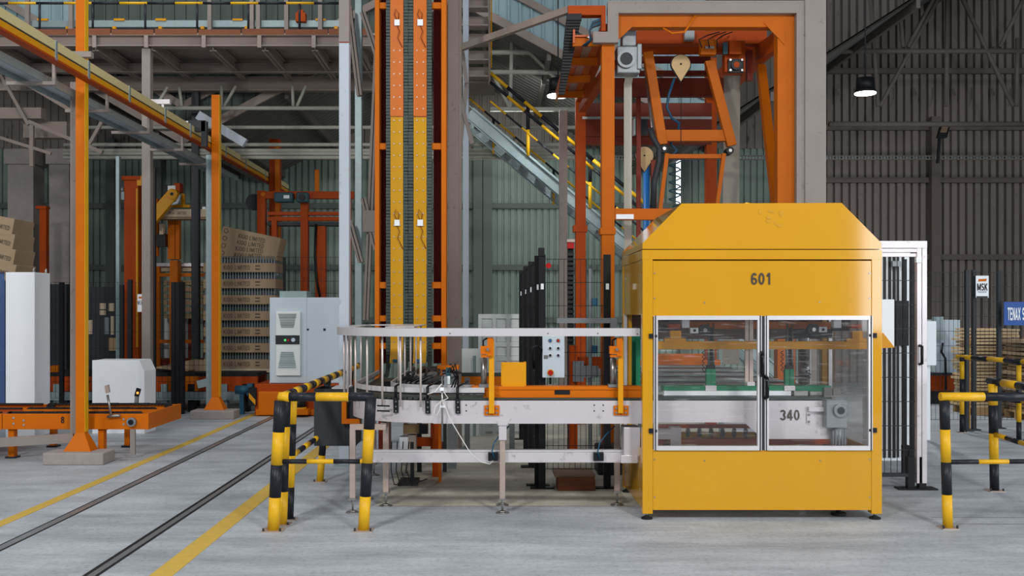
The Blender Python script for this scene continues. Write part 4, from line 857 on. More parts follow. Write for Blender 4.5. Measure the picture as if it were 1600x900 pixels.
gpart('brake_box', 'motor_grey', (1070, 1085, 48, 62, 11.8, .08)); gpart('bracket_arm', 'rust_red', (1168, 1176, 78, 125, 11.9, .1))
# hanging levers and belts
for q in ((1012, 82, 1035, 226), (1108, 95, 1143, 228)):
    d = P(q[2], q[3], 11.8) - P(q[0], q[1], 11.8)
    B().bar(P(q[0], q[1], 11.8), P(q[2], q[3], 11.8), .11, .09, up=(0, 1, 0)).mk('lever_arm', 'gantry_orange', g, bevel=.003)
gpart('cross_bar', 'gantry_orange', (1034, 1134, 203, 220, 11.78, .1), bevel=.003)
for px, py in ((1038, 232), (1141, 235)): p = P(px, py, 11.72); B().tube(p, p + V(0, .16, 0), .045, 16).tube(p - V(0, .01, 0), p, .02, 10, 1).mk('pivot', ['black', 'steel'], g)
gpart('swing_bar', 'gantry_orange', (1045, 1127, 241, 247, 11.7, .05))
for q in ((1042, 1031), (1131, 1119)): B().bar(P(q[0], 240, 11.7), P(q[1], 330, 11.7), .045, .05, up=(0, 1, 0)).mk('swing_arm', 'gantry_orange', g)
B().bar(P(981, 130, 11.5), P(981, 345, 11.5), .09, .006).bar(P(981, 345, 11.5), (X(981, 11.5), 11.5, 1.0), .09, .006).bar(P(985, 112, 11.35), P(981, 131, 11.5), .09, .006).mk('lifting_belt', 'belt', g, 'pale vertical lifting belt')
B().bar(P(1144, 118, 12.2), P(1142, 330, 12.2), .20, .008, up=(0, 1, 0)).bar((X(1142, 12.2), 12.2, Z(330, 12.2)), (X(1142, 12.2), 12.2, 1.0), .2, .008, up=(0, 1, 0)).mk('lifting_belt', 'belt_dark', g, 'wide dark lifting belt')
B().bar(P(1008, 100, 11.9), P(1020, 205, 11.9), .03, .05, up=(0, 1, 0)).mk('pull_rod', 'steel', g)
B().path([P(1016, 200, 11.7), P(1020, 215, 11.7), P(1030, 232, 11.7), P(1030, 250, 11.7), P(1022, 285, 11.7), P(1020, 330, 11.7)], .035, 8).mk('flex_conduit', 'dark_grey', g)
def pear(px, py, Y, r, nm='pulley_cover'):
    pts = [P(px, py, Y) + V(r * math.cos(R(a)), 0, r * math.sin(R(a))) for a in range(-25, 206, 15)] + [P(px, py, Y) + V(0, 0, -r * 1.85)]
    b = B().prism(pts, (0, .05, 0)); p = P(px, py, Y); b.tube(p, p - V(0, .006, 0), .012, 8, 1)
    n = len(pts); o = B().path([q + V(0, .025, 0) for q in pts] + [pts[0] + V(0, .025, 0)], .014, 6); c = b.mk(nm, ['plywood', 'ink'], g, 'pear shaped plywood pulley cover'); o.mk('rim', 'dark_grey', c)
pear(1064, 100, 11.75, .11); pear(1007, 243, 13.4, .12)
B().tube(P(1064, 128, 11.77), P(1064, 330, 11.77), .004, 5).mk('cord', 'cable_dark', g)
B().path([P(1054, 122, 11.8), P(1045, 148, 11.8), P(1042, 168, 11.8), P(1050, 185, 11.8), P(1061, 192, 11.8), P(1060, 203, 11.85), P(1048, 225, 11.9), P(1058, 235, 11.9), P(1046, 246, 11.9)], .016, 8).mk('air_hose', 'hose_blue', g)
B().path([P(1054 + 9 * math.cos(k * .9), 252 + k * 1.9, 11.95) + V(0, .05 * math.sin(k * .9), 0) for k in range(38)], .009, 6).mk('coiled_hose', 'teal', g)
B().path([P(1036, 44, 10.98), P(1050, 52, 10.96), P(1070, 50, 10.96), P(1086, 24, 10.98)], .012, 6).mk('orange_cable', 'orange', g)
for k in range(3): B().path([P(1097 + 12 * k, 75, 11.57), P(1092 + 14 * k, 62, 11.55), P(1106 + 12 * k, 55, 11.6), P(1124 + 10 * k, 50, 11.8)], .007, 5).mk('wire', 'cable_dark', g)
gpart('inner_strip', 'rust_red', (995, 1001, 150, 420, 13.2, .05), (1018, 1026, 250, 420, 13.2, .05)); gpart('roller_bracket', 'dark_grey', (992, 1012, 186, 210, 13.4, .1)); gpart('roller_plate', 'plastic_white', (990, 993, 186, 210, 13.35, .12), (998, 1001, 186, 210, 13.35, .12))
# side shelf with rungs and cable chain on the left
z = 4.56; b = B(); b.box(.88, 1.21, 11.0, 14.1, z + .12, z + .14); b.box(.88, .9, 11.0, 14.1, z + .05, z + .2); b.mk('side_shelf', 'shelf_paint', g); B().box(1.03, 1.12, 11.0, 14.1, z + .11, z + .12).mk('shelf_strip', 'steel', g)
for y in (11.05, 11.9, 12.8, 13.7): B().bar((.88, y, z + .07), (1.24, y, z + .07), .05, .09).mk('rung', 'gantry_orange', g)
gpart('red_bracket', 'deep_orange', (888, 945, 9, 23, 10.95, .12), (940, 946, 9, 48, 10.95, .12))
b = B()
for k in range(26):
    t = k / 25; p = P(897 - 19 * t, 26 + 116 * t, 10.95 + .5 * t); w_ = .08 - .05 * t; b.box(p.x - w_, p.x + w_, p.y, p.y + .06, p.z - .035, p.z + .03)
b.mk('cable_chain', 'black', g, kind='stuff')
for k in range(4): B().path([P(938, 30 + 3 * k, 10.9), P(926, 34 + 3 * k, 10.9), P(921, 48, 10.9), P(922 + k, 62, 10.9), P(910 + 2 * k, 72, 11.0)], .009, 6).mk('wire', 'cable_dark' if k % 2 else 'hose_blue', g)
# blue duct and lamps
tag(B().tube((X(1010, 15.3), 15.3, 0), P(1010, 256, 15.3), .05, 14).mk('blue_pipe', 'blue'), 'bright blue vertical pipe behind the crane by the stair rail', 'pipe')
def lamp(lab, px, py, Y, r, drop, en=800):
    t = T('high_bay_lamp', lab, 'lamp', P(px, py, Y)); c = P(px, py, Y)
    l = bpy.data.lights.new('lamp_light', 'SPOT'); l.energy = en; l.spot_size = R(150); l.spot_blend = .6; l.shadow_soft_size = r; lo = bpy.data.objects.new('lamp_light', l); COL.objects.link(lo); lo.location = c - V(0, 0, .03)
    B().tube(c + V(0, 0, .02), c + V(0, 0, .07), r, 20, r2=r * .95).tube(c + V(0, 0, .07), c + V(0, 0, .27), r * .86, 20, r2=r * .8).mk('housing', 'black', t)
    B().tube(c, c + V(0, 0, .02), r * .97, 20).mk('diffuser', 'lamp', t); B().tube(c + V(0, 0, .27), c + V(0, 0, .27 + drop), .012, 6).mk('suspension', 'dark_grey', t)
lamp('black high bay lamp glowing white in front of the grey corrugated wall', 1352, 147, 17.0, .18, 4.5)
lamp('black high bay lamp half hidden beside the orange shelf of the crane', 872, 151, 15.2, .17, 3.2, 200)
fl = T('flood_light', 'black flood light tilted on a pole in front of the grey wall', 'flood light', P(1470, 230, 21)); c = P(1475, 203, 21)
B().prism([P(a, q, 21) for a, q in ((1471, 193), (1486, 192), (1480, 215), (1465, 215))], (0, .08, 0)).mk('housing', 'black', fl); B().prism([P(a, q, 20.99) for a, q in ((1473, 195), (1483, 194), (1479, 207), (1469, 207))], (0, .01, 0)).mk('lens', 'cardboard', fl); B().bar(P(1468, 216, 21.05), P(1465, 255, 21.05), .05, .05).mk('pole', 'black', fl)
# ================================================================== STAIRS
YS = 16.0; s = T('staircase', 'grey steel staircase descending to the right behind the column', 'stairs', (X(1010, YS), YS, 0))
def st(px): return 176 + .845 * (px - 733)
pe = 733 + (486 + H * F / YS - 176) / .845
for y in (YS, YS + 1.0):
    p0 = P(733, st(733), YS); p1 = P(pe - 12, st(pe - 12), YS); B().ib((p0.x, y, p0.z), (p1.x, y, p1.z), .09, .22, .014).mk('stringer', 'pale_column' if False else 'galv', s)
n = 22
for k in range(n):
    t = (k + .6) / n; p = P(733, st(733), YS).lerp(P(pe, st(pe), YS), t); B().box(p.x - .09, p.x + .09, YS + .05, YS + .95, p.z + .05, p.z + .08).mk('tread', 'beam_brown', s)
hr = T('stair_rail', 'yellow and black handrail on the near side of the staircase', 'railing', P(825, 250, YS)); hr2 = T('stair_rail', 'thinner yellow and black handrail on the far side of the staircase', 'railing', P(825, 250, YS + 1))
def hy(px, o): return st(px) - o
b = B(); stripes(b, P(766, hy(766, 90), YS - .05), P(1180, hy(1180, 90), YS - .05), .03, .36, 1, 8); b.mk('hand_rail', SY, hr)
b = B(); stripes(b, P(766, hy(766, 76), YS - .06), P(1180, hy(1180, 76), YS - .06), .026, .36, 0, 8); b.mk('hand_rail', SY, hr)
b = B(); stripes(b, P(766, hy(766, 46), YS - .05), P(1180, hy(1180, 46), YS - .05), .016, .33, 1, 8); b.mk('middle_rail', SY, hr)
for px in (825, 922, 1020): b = B(); stripes(b, P(px, hy(px, 10), YS - .03), P(px, hy(px, 88), YS - .03), .03, .42, 1, 8); b.mk('post', SY, hr)
for o in (52, 66):
    b = B(); p0 = P(735, hy(735, o), YS); p1 = P(1150, hy(1150, o), YS); stripes(b, (p0.x - .3, YS + 1.0, p0.z), (p1.x - .3, YS + 1.0, p1.z), .017, .34, 0, 8); b.mk('rail', SY, hr2)
for px in (800, 900, 1000): p = P(px, hy(px, 8), YS); q = P(px, hy(px, 66), YS); b = B(); stripes(b, (p.x - .3, YS + 1.0, p.z), (q.x - .3, YS + 1.0, q.z), .022, .3, 1, 8); b.mk('post', SY, hr2)
s2 = T('upper_stair_flight', 'underside of an upper stair flight between the brown column and the pale gable', 'stairs', P(740, 125, 16))
x0, x1 = X(719, 16), X(763, 16)
for k in range(9):
    y = 16 - .24 * k; z = Z(125, 16) + .2 * k; B().box(x0, x1, y - .24, y, z, z + .02).box(x0, x1, y - .02, y, z + .0, z + .2).mk('step', 'beam_brown', s2)
for x in (x0 - .02, x1 + .02): B().bar((x, 16.05, Z(125, 16) + .02), (x, 13.9, Z(125, 16) + 1.82), .03, .26).mk('stringer', 'beam_brown', s2)
B().bar((x1 + .05, 16.0, Z(125, 16) + .2), (x1 + .05, 13.9, Z(125, 16) + 2.0), .02, .02).mk('edge_strip', 'yellow2', s2)
pl = T('stair_landing', 'dark landing plate joining the two stair flights', 'landing', P(740, 150, 16.2)); B().box(x0 - .1, x1 + .1, 16.06, 17.0, Z(125, 16) - .03, Z(125, 16)).mk('plate', 'beam_brown', pl); B().box(x0 - .1, x0 - .02, 16.2, 16.28, 0, Z(125, 16) - .03).mk('leg', 'beam_brown', pl)
# ================================================================== STRIPED BARRIERS
def spost(t, p, q, r, seg, start, plate=True):
    b = B(); stripes(b, p, q, r, seg, start, 16); o = b.mk('post', SY, t)
    if plate:
        B().box(p[0] - r * 1.7, p[0] + r * 1.7, p[1] - r * 1.7, p[1] + r * 1.7, 0, .008).mk('base_plate', 'leg_steel', o)
        for sx in (-1, 1): B().tube((p[0] + sx * r * 1.4, p[1] - r * 1.2, .008), (p[0] + sx * r * 1.4, p[1] - r * 1.2, .03), .008, 6).mk('anchor_bolt', 'dark_grey', o)
    return o
def srail(t, p, q, r, seg, start, nm='rail'):
    b = B(); stripes(b, p, q, r, seg, start, 14); return b.mk(nm, SY, t)
yb = 7.48; zr = Z(620, yb)
b1 = T('safety_barrier', 'short black and yellow barrier standing in front of the conveyor curve', 'barrier', P(500, 828, yb))
spost(b1, V(X(427, yb), yb, .008), V(X(438, yb), yb, zr - .03), .045, .245, 1); spost(b1, V(X(568, yb), yb, .008), V(X(579.5, yb), yb, zr), .042, .252, 1)
b = B(); z = zr
b.tube(P(436, 620, yb), P(452, 620, yb), .037, 14, 1); b.tube(P(452, 620, yb), P(494, 620, yb), .034, 14, 0); b.tube(P(494, 620, yb), P(545, 620, yb), .034, 14, 1); b.tube(P(545, 620, yb), P(584, 620, yb), .034, 14, 0); b.mk('top_rail', SY, b1)
srail(b1, P(438, 721, yb), P(572, 721, yb), .018, .2, 0, 'middle_rail')
b2 = T('safety_barrier', 'long black and yellow barrier running back along the rail beside the dark bin', 'barrier', (-1.6, 9.5, 0))
xb = X(441, 7.66)
for k, (px, py) in enumerate(((441, 820), (452, 812), (500, 753), (541, 716))):
    y = FY(py); x = X(px, y); spost(b2, V(x, y, .008), V(-1.6 if k > 1 else x + .03, y, 1.0), .038 if k < 1 else .034, .25, 1 if k != 1 else 0)
srail(b2, V(-1.6, 7.52, 1.0), V(-1.6, 11.9, 1.0), .034, .22, 1, 'top_rail'); srail(b2, V(-1.6, 7.9, .5), V(-1.6, 11.5, .5), .024, .24, 1, 'middle_rail')
yr = 7.57
b3 = T('safety_barrier', 'nearest black and yellow barrier at the right edge, in front of the other barriers', 'barrier', P(1479, 825, yr))
spost(b3, V(X(1481, yr), yr, .008), V(X(1475.5, yr), yr, Z(626, yr)), .037, .2475, 1); srail(b3, P(1469, 620, yr), P(1720, 620, yr), .034, .33, 1, 'top_rail'); srail(b3, P(1481, 722, yr), P(1720, 720, yr), .018, .23, 0, 'middle_rail'); spost(b3, V(X(1700, yr), yr, .008), V(X(1700, yr), yr, Z(627, yr)), .037, .25, 1)
y2 = FY(767)
b4 = T('safety_barrier', 'black and yellow barrier end behind the nearest right-hand barrier', 'barrier', (4.6, y2, 0))
spost(b4, V(X(1554, y2), y2, .008), V(X(1551, y2), y2, .98), .04, .26, 0); srail(b4, V(X(1546, y2 + .15), y2 + .15, 1.0), V(4.5, 7.7, 1.0), .036, .3, 0, 'top_rail'); srail(b4, V(X(1553, y2), y2, .52), V(4.5, 7.7, .5), .022, .26, 1, 'middle_rail')
b5 = T('safety_barrier', 'distant black and yellow barrier in front of the stacked boards', 'barrier', (6.4, 13.6, 0))
for px, py in ((1503, 676), (1592, 690)): y = FY(py); spost(b5, V(X(px, y), y, .008), V(X(px, y), y, 1.02), .03, .24, 0)
srail(b5, V(X(1499, 13.7), 13.75, 1.02), V(6.72, 11.4, 1.02), .032, .34, 1, 'top_rail'); srail(b5, V(6.43, 13.6, .52), V(6.72, 11.4, .52), .022, .3, 1, 'middle_rail')
# ================================================================== RIGHT: CAGE DOOR, FENCE, STACKS
yc = 9.2
cg = T('cage_door', 'tall aluminium framed mesh door beside the yellow machine', 'cage', P(1420, 767, yc))
zc = Z(378, yc)
for a, c, d in ((1433, 1439.5, .05), (1441, 1448, .09)): B().box(X(a, yc), X(c, yc), yc, yc + d, .06, zc - .02).mk('upright', 'plate_steel', cg, bevel=.003)
B().fb(1372, 1448, 377, 387, yc - .01, .12).mk('top_profile', 'plate_steel', cg); B().fb(1372, 1440, 388.5, 394, yc, .05).fb(1372, 1438, 396, 401, yc + .01, .04).mk('top_rail', 'plate_steel', cg)
B().fb(1372, 1435, 740, 745, yc, .05).mk('bottom_rail', 'dark_grey', cg)
m_ = mesh_panel((X(1374, yc), yc + .03, 0), (X(1434, yc), yc + .03, 0), Z(742, yc), Z(400, yc), .055, .21, .0025); m_.mk('mesh_panel', 'dark_grey', cg)
b = B(); x = X(1437, yc); b.path([(x, yc, Z(540, yc)), (x, yc - .05, Z(541, yc)), (x, yc - .05, Z(568, yc)), (x, yc, Z(569, yc))], .014, 8); b.mk('handle', 'black', cg)
B().fb(1432, 1440, 402, 410, yc - .02, .04).mk('latch', 'white', cg)
for px in (1424, 1442): B().box(X(px, yc) - .03, X(px, yc) + .03, yc + .0, yc + .06, 0, .3).box(X(px, yc) - .12, X(px, yc) + .12, yc - .04, yc + .1, 0, .012).mk('floor_bracket', 'black', cg)
B().fb(1424, 1429, 400, 745, yc + .5, .04).box(X(1422, 9.7), X(1430, 9.7), 9.7, 9.76, 0, .3).mk('rear_post', 'black', cg); B().fb(1413, 1417, 405, 745, yc + .8, .04).box(X(1412, 10), X(1421, 10), 10, 10.06, 0, .3).mk('rear_post', 'black', cg)
b = mesh_panel((X(1448, yc), yc + .1, 0), (X(1446, yc + 3), yc + 3.2, 0), .12, zc - .05, .06, .2); b.mk('side_mesh', 'black', cg)
B().fb(1376, 1397, 468, 543, yc + .005, .01).mk('blank_plate', 'white', cg)
B().fpoly([(1376, 520), (1380, 520), (1398, 543), (1376, 544)], yc - .005, .008).mk('yellow_corner', 'yellow2', cg)
inn = T('rear_cabinet', 'white and black slatted cabinet seen through the cage mesh', 'cabinet', P(1400, 720, 11)); B().fb(1374, 1422, 395, 720, 11.0, .5).box(X(1374, 11), X(1422, 11), 11, 11.5, 0, .2).mk('body', 'white', inn)
for px in (1381, 1389, 1396, 1402, 1410): B().fb(px, px + 3, 400, 715, 10.98, .02).mk('slat_gap', 'black', inn)
B().fb(1400, 1420, 470, 540, 10.97, .03).mk('dark_panel', 'black', inn); B().fb(1395, 1408, 408, 416, 10.9, .05).mk('motor', 'motor_grey', inn)
yq = 13.7
rf = T('mesh_fence', 'dark mesh fence on the right carrying the blue sign', 'fence', P(1550, 672, yq))
zf = Z(425, yq); b = mesh_panel((X(1450, yq), yq + .04, 0), (X(1660, yq), yq + .04, 0), .15, zf, .06, .2, .002); b.mk('mesh_panel', 'black', rf)
for px, d in ((1511, 0), (1522, .1), (1561.5, .3), (1640, 0)):
    xq = X(px, yq + d); q = B().box(xq - .021, xq + .021, yq + d - .02, yq + d + .04, 0, zf + .03).mk('post', 'dark_grey', rf); B().box(xq - .07, xq + .07, yq + d - .06, yq + d + .07, 0, .012).mk('base_plate', 'dark_grey', q)
tag(B().fb(1514, 1516, 528, 640, yq + .25, .02).box(X(1514, yq + .25), X(1516, yq + .25), yq + .25, yq + .27, 0, .4).mk('yellow_strip', 'yellow2'), 'thin yellow upright strip between the two fence posts', 'strip')
sg = T('sign', 'white sign with an orange bar and dark letters MSK on the fence', 'sign', P(1534, 465, yq)); B().fb(1525, 1544.5, 431, 465, yq + .0, .008).mk('plate', 'white', sg)
B().fpoly([(1529, 436), (1542, 435.5), (1541, 439.5), (1528, 440)], yq - .002, .003).mk('orange_bar', 'orange', sg); letters('MSK', (X(1534.5, yq), yq - .004, Z(448.5, yq)), .10, sg, bold=1, matn='ink', sx=.62); B().fb(1528, 1541, 455.5, 457, yq - .002, .003).mk('small_print', 'motor_grey', sg); B().fb(1526, 1543, 463, 465.5, yq - .003, .004).mk('edge', 'dark_grey', sg)
sg = T('sign', 'blue sign with white capital letters TENAX S on the fence', 'sign', P(1590, 508, yq)); B().fb(1569, 1640, 472, 508, yq - .02, .01).mk('plate', 'sign_blue', sg); letters('TENAX S', (X(1586, yq), yq - .024, Z(490.5, yq)), .17, sg, bold=1, matn='white', sx=.30)
# stacks of pale boards on pallets
bd = B().box(-.5, .5, 0, .9, 0, .045).mesh('board', 'wood_pale'); bd2 = B().box(-.5, .5, 0, .9, 0, .045).mesh('board', 'cardboard')
def stack(lab, px0, px1, Y, n, pxt, mm):
    t = T('board_stack', lab, 'stack', (X((px0 + px1) / 2, Y), Y + .35, 0)); w = X(px1, Y) - X(px0, Y); cxx = X((px0 + px1) / 2, Y)
    p = B(); 
    for yy in (0, .32, .62): p.box(cxx - w / 2, cxx + w / 2, Y + yy, Y + yy + .08, 0, .1)
    p.box(cxx - w / 2, cxx + w / 2, Y, Y + .7, .1, .125); p.mk('pallet', 'wood', t)
    zt = Z(pxt, Y); h = (zt - .125) / n; random.seed(px0)
    for k in range(n): put('board', mm, (cxx + random.uniform(-.06, .06), Y + random.uniform(-.05, .05), .125 + k * h), t, (0, random.uniform(-.012, .012), random.uniform(-.02, .02)), (w, .78, h / .045 * random.uniform(.55, .8)))
stack('stack of pale layered boards on a pallet behind the two fence posts', 1521, 1590, 15.75, 24, 512, bd); stack('stack of boards at the right edge, behind the distant barrier', 1607, 1660, 14.85, 18, 530, bd2)
rm_ = T('wrapping_machine', 'pale blue box machine on an orange base behind the cage', 'machine', P(1470, 650, 17.5))
B().fb(1462, 1500, 500, 582, 17.75, .6).mk('body', 'cabinet_blue', rm_); B().fb(1440, 1492, 586, 611, 17.6, .6).mk('base', 'deep_orange', rm_); B().fb(1440, 1492, 583, 586, 17.55, .6).mk('deck', 'dark_grey', rm_); B().fb(1460, 1474, 495, 532, 17.6, .1).mk('panel', 'galv', rm_)
B().fb(1445, 1490, 611, 632, 17.7, .4).box(X(1445, 17.7), X(1490, 17.7), 17.7, 18.1, 0, .2).mk('plinth', 'dark_grey', rm_); B().path([P(1473, 536, 17.58), P(1471, 550, 17.53), P(1477, 560, 17.53), P(1478, 610, 17.53)], .02, 6).mk('cable', 'black', rm_)
tag(B().fb(1448, 1463, 502, 571, 12.6, .25).box(X(1452, 12.6), X(1459, 12.6), 12.7, 12.78, 0, Z(571, 12.6)).mk('white_cabinet', 'white', bevel=.01), 'narrow white cabinet on a post just right of the cage', 'cabinet')
# ================================================================== LEFT: OVERHEAD BEAM AND POSTS
def opost(lab, px0, px1, Y, ztop_, plin):
    t = T('orange_post', lab, 'post', (X((px0 + px1) / 2, Y), Y, 0)); x0, x1 = X(px0, Y), X(px1, Y); w = x1 - x0; y1 = Y + w
    B().box(x0, x1, Y, y1, .3, ztop_).mk('shaft', 'orange', t, bevel=.003); B().box(x1, x1 + .004, Y + .004, y1, .33, ztop_).mk('lit_side_strip', 'lit_side_yellow', t)  # thin added strip paints the light on the post's right side
    vs = [(x0 - .1, Y - .08, .13), (x1 + .1, Y - .08, .13), (x1 + .1, y1 + .03, .13), (x0 - .1, y1 + .03, .13), (x0, Y, .32), (x1, Y, .32), (x1, y1, .32), (x0, y1, .32)]
    B().add(vs, [(0, 1, 5, 4), (1, 2, 6, 5), (2, 3, 7, 6), (3, 0, 4, 7), (0, 3, 2, 1), (4, 5, 6, 7)]).mk('flared_base', 'orange', t)
    B().box(x0 - .27, x1 + .28, Y - .2, y1 + .05, 0, .13).mk('plinth', 'concrete', t, bevel=.012)
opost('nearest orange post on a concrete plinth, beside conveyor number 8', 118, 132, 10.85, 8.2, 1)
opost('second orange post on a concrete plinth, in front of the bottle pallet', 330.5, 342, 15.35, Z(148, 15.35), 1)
b = T('orange_post', 'dark orange post at the far end of the overhead beam', 'post', P(428, 600, 19.3)); B().box(X(421, 19.3), X(436, 19.3), 19.3, 19.5, 0, Z(217, 19.3)).mk('shaft', 'deep_orange', b); B().box(X(431, 19.3), X(437, 19.3), 19.24, 19.3, 2, Z(225, 19.3)).mk('cover', 'orange', b)
ob = T('overhead_beam', 'long cream and gold overhead beam receding along the orange posts', 'beam', (-4.35, 8, 4.2))
B().box(-4.42, -4.36, 5.5, 21.2, 4.25, 4.335).mk('cream_face', 'cardboard_lit' if False else 'cream', ob); B().box(-4.44, -4.37, 5.5, 21.2, 4.228, 4.25).mk('dark_gap', 'dark_grey', ob); B().box(-4.44, -4.36, 5.5, 21.2, 4.165, 4.228).mk('gold_channel', 'yellow2', ob); B().box(-4.45, -4.355, 5.5, 21.2, 4.145, 4.165).mk('bottom_flange', 'deep_orange', ob)
for y in (8.6, 9.9, 10.7, 11.9, 13.2, 14.3, 15.0, 16.2, 17.5, 19): B().box(-4.36, -4.35, y, y + .04, 4.15, 4.34).mk('clip', 'galv', ob)
ct = T('side_channel', 'pale grey cable channel hung below and left of the overhead beam', 'channel', (-4.75, 9, 3.95)); B().box(-4.86, -4.62, 5.5, 18, 4.06, 4.075).mk('tray', 'pale_column', ct); B().box(-4.87, -4.86, 5.5, 18, 4.0, 4.1).mk('side', 'galv', ct); B().box(-4.62, -4.61, 5.5, 18, 4.0, 4.08).mk('side', 'galv', ct)
for y in (7.6, 8.8, 10.2, 11.6, 13.0, 14.4, 15.8): B().bar((-4.98, y, 3.98), (-4.48, y, 3.98), .05, .035).mk('cross_arm', 'column_grey', ct); B().bar((-4.5, y, 3.98), (-4.5, y, 4.2), .03, .03).bar((-4.5, y, 4.18), (-4.43, y, 4.18), .03, .03).mk('hanger', 'column_grey', ct)
for lab, py, Y in (('brown bracket arm on the nearest orange post above the beam', 84, 10.75), ):
    tag(B().fb(100, 142, 80, 89, Y, .08).mk('bracket_arm', 'column_grey', bevel=.01), lab, 'bracket')
for k, (px, py, Y) in enumerate(((218, 141, 13.2), (285, 184, 14.7))): tag(B().bar((-4.75, Y, 4.42), (-4.28, Y, 4.42), .07, .06).bar((-4.38, Y, 4.33), (-4.38, Y, 4.42), .03, .03).mk('bracket_arm', 'plate_steel'), ['nearer pale bracket lying across the overhead beam', 'farther pale bracket lying across the overhead beam'][k], 'bracket')
tag(B().bar((-4.45, 14.55, 4.35), (-4.2, 14.55, 4.35), .08, .16).bar((-4.22, 14.55, 4.05), (-4.22, 14.55, 4.42), .08, .08).mk('beam_switch', 'dark_grey'), 'dark grey switch box clamped on the overhead beam', 'switch')
tag(B().bar((X(310, 15.8), 15.8, Z(180, 15.8)), (X(383, 15.8), 15.8, Z(224, 15.8)), .1, .14).mk('strut', 'pale_column'), 'pale sloping strut behind the second orange post', 'strut')
gc_ = T('grey_channel_post', 'grey channel post right against the nearest orange post', 'post', P(110, 690, 10.9)); B().box(X(104, 10.9), X(117.5, 10.9), 11.0, 11.09, .18, Z(125, 10.9)).mk('channel', 'column_grey', gc_, bevel=.003); B().bar((X(110, 10.9), 11.0, .25), (X(-30, 10.9), 11.0, .19), .06, .1).box(X(104, 10.9), X(117, 10.9), 11.01, 11.09, 0, .2).mk('foot_arm', 'column_grey', gc_)
gc2 = T('grey_channel_post', 'grey channel post against the second orange post', 'post', P(324, 640, 15.4)); B().box(X(318, 15.4), X(329, 15.4), 15.54, 15.64, 0, Z(240, 15.4)).mk('channel', 'galv', gc2); B().bar((X(324, 15.4), 15.58, .55), (X(304, 15.4), 15.58, .5), .08, .12).mk('foot_arm', 'galv', gc2)
# pipes and frames at the far left under the roof
lt = T('roof_braces', 'brown braces and pipes crossing behind the grey channel post at upper left', 'brace', P(60, 200, 16.5))
for q in ((0, 115, 45, 195, .05), (45, 190, 160, 238, .06), (0, 215, 80, 240, .05), (20, 118, 110, 172, .06), (140, 225, 165, 180, .05), (0, 105, 110, 105, .09), (10, 125, 90, 125, .08), (50, 195, 50, 260, .06)): B().bar(P(q[0], q[1], 16.5), P(q[2], q[3], 16.5), q[4], q[4]).mk('brace', 'beam_brown', lt)
B().fb(0, 64, 168, 185, 16.6, .2).fb(36, 104, 190, 215, 16.9, .2).mk('girder', 'beam_brown', lt)
# ================================================================== CONVEYOR 8
ya, yz = 11.12, 12.28; z1, z0 = .50, .33; xe8 = X(231, ya)
k8 = T('chain_conveyor', 'orange three-strand chain conveyor number 8 beside the nearest orange post', 'conveyor', (-5, 11.5, 0)); xs = X(4, ya)
B().box(xs, xe8, ya, ya + .06, z0, z1).mk('side_beam', 'orange', k8, bevel=.004); B().box(xs, xe8, yz - .06, yz, z0, z1).mk('side_beam', 'orange', k8); B().box(xe8 - .02, xe8 + .005, ya, yz, z0, z1 + .005).mk('end_plate', 'orange', k8); B().box(xs, xe8, 11.62, 11.70, z0 + .04, z1).mk('centre_beam', 'orange', k8)
lk = B().box(-.018, .018, -.022, .022, 0, .03).mesh('chain_link', 'black')
for y in (11.18, 11.66, 12.2):
    b = B(); x = xs + .05
    while x < xe8 - .12: b.box(x, x + .034, y - .02, y + .02, z1, z1 + .022); x += .042
    b.tube((xe8 - .12, y - .02, z1 - .02), (xe8 - .12, y + .02, z1 - .02), .045, 14); b.tube((xs + .06, y - .02, z1 - .02), (xs + .06, y + .02, z1 - .02), .045, 14); b.mk('chain', 'rubber', k8, kind='stuff')
for px, y in ((160, 11.2), (20, 11.2), (200, 12.1), (84, 12.1)):
    x = X(px, y); q = B().box(x - .03, x + .03, y - .04, y + .04, .02, z0 + .02).mk('leg', 'orange', k8); B().box(x - .06, x + .06, y - .06, y + .06, 0, .02).mk('foot', 'dark_grey', q)
B().bar((X(165, 11.2), 11.2, z0 + .01), (X(215, 11.5), 11.3, z0 + .06), .05, .05).mk('brace', 'deep_orange', k8)
p = P(207, 659, ya); B().tube(p, p - V(0, .05, 0), .05, 18).tube(p - V(0, .05, 0), p - V(0, .056, 0), .03, 16, 1).mk('bearing', ['motor_grey', 'black'], k8)
B().box(X(205, ya), X(212, ya), ya - .03, ya, .05, .33).mk('bearing_leg', 'column_grey', k8)
letters('8', (X(98, ya), ya - .001, Z(656, ya)), .075, k8, bold=.004, sx=.9)
for px, py in ((21, 653), (21, 662), (37, 657), (37, 664), (193, 655), (193, 663)): B().tube(P(px, py, ya), P(px, py, ya - .01), .012, 8).mk('bolt', 'steel', k8)
k8b = T('chain_conveyor', 'end of another orange chain conveyor at the left edge of the picture', 'conveyor', (-6.5, 11.5, 0)); B().box(xs - 1.2, xs - .01, ya, ya + .06, z0, z1).box(xs - 1.2, xs - .01, yz - .06, yz, z0, z1).mk('side_beam', 'orange', k8b); B().box(xs - 1.2, xs - .02, ya + .06, yz - .06, z0 + .02, z1 - .06).mk('bed', 'deep_orange', k8b)
for y in (11.18, 11.66, 12.2): B().box(xs - 1.2, xs - .04, y - .02, y + .02, z1, z1 + .02).mk('chain', 'rubber', k8b)
B().box(xs - .6, xs - .5, ya, ya + .08, 0, z0).mk('leg', 'orange', k8b)
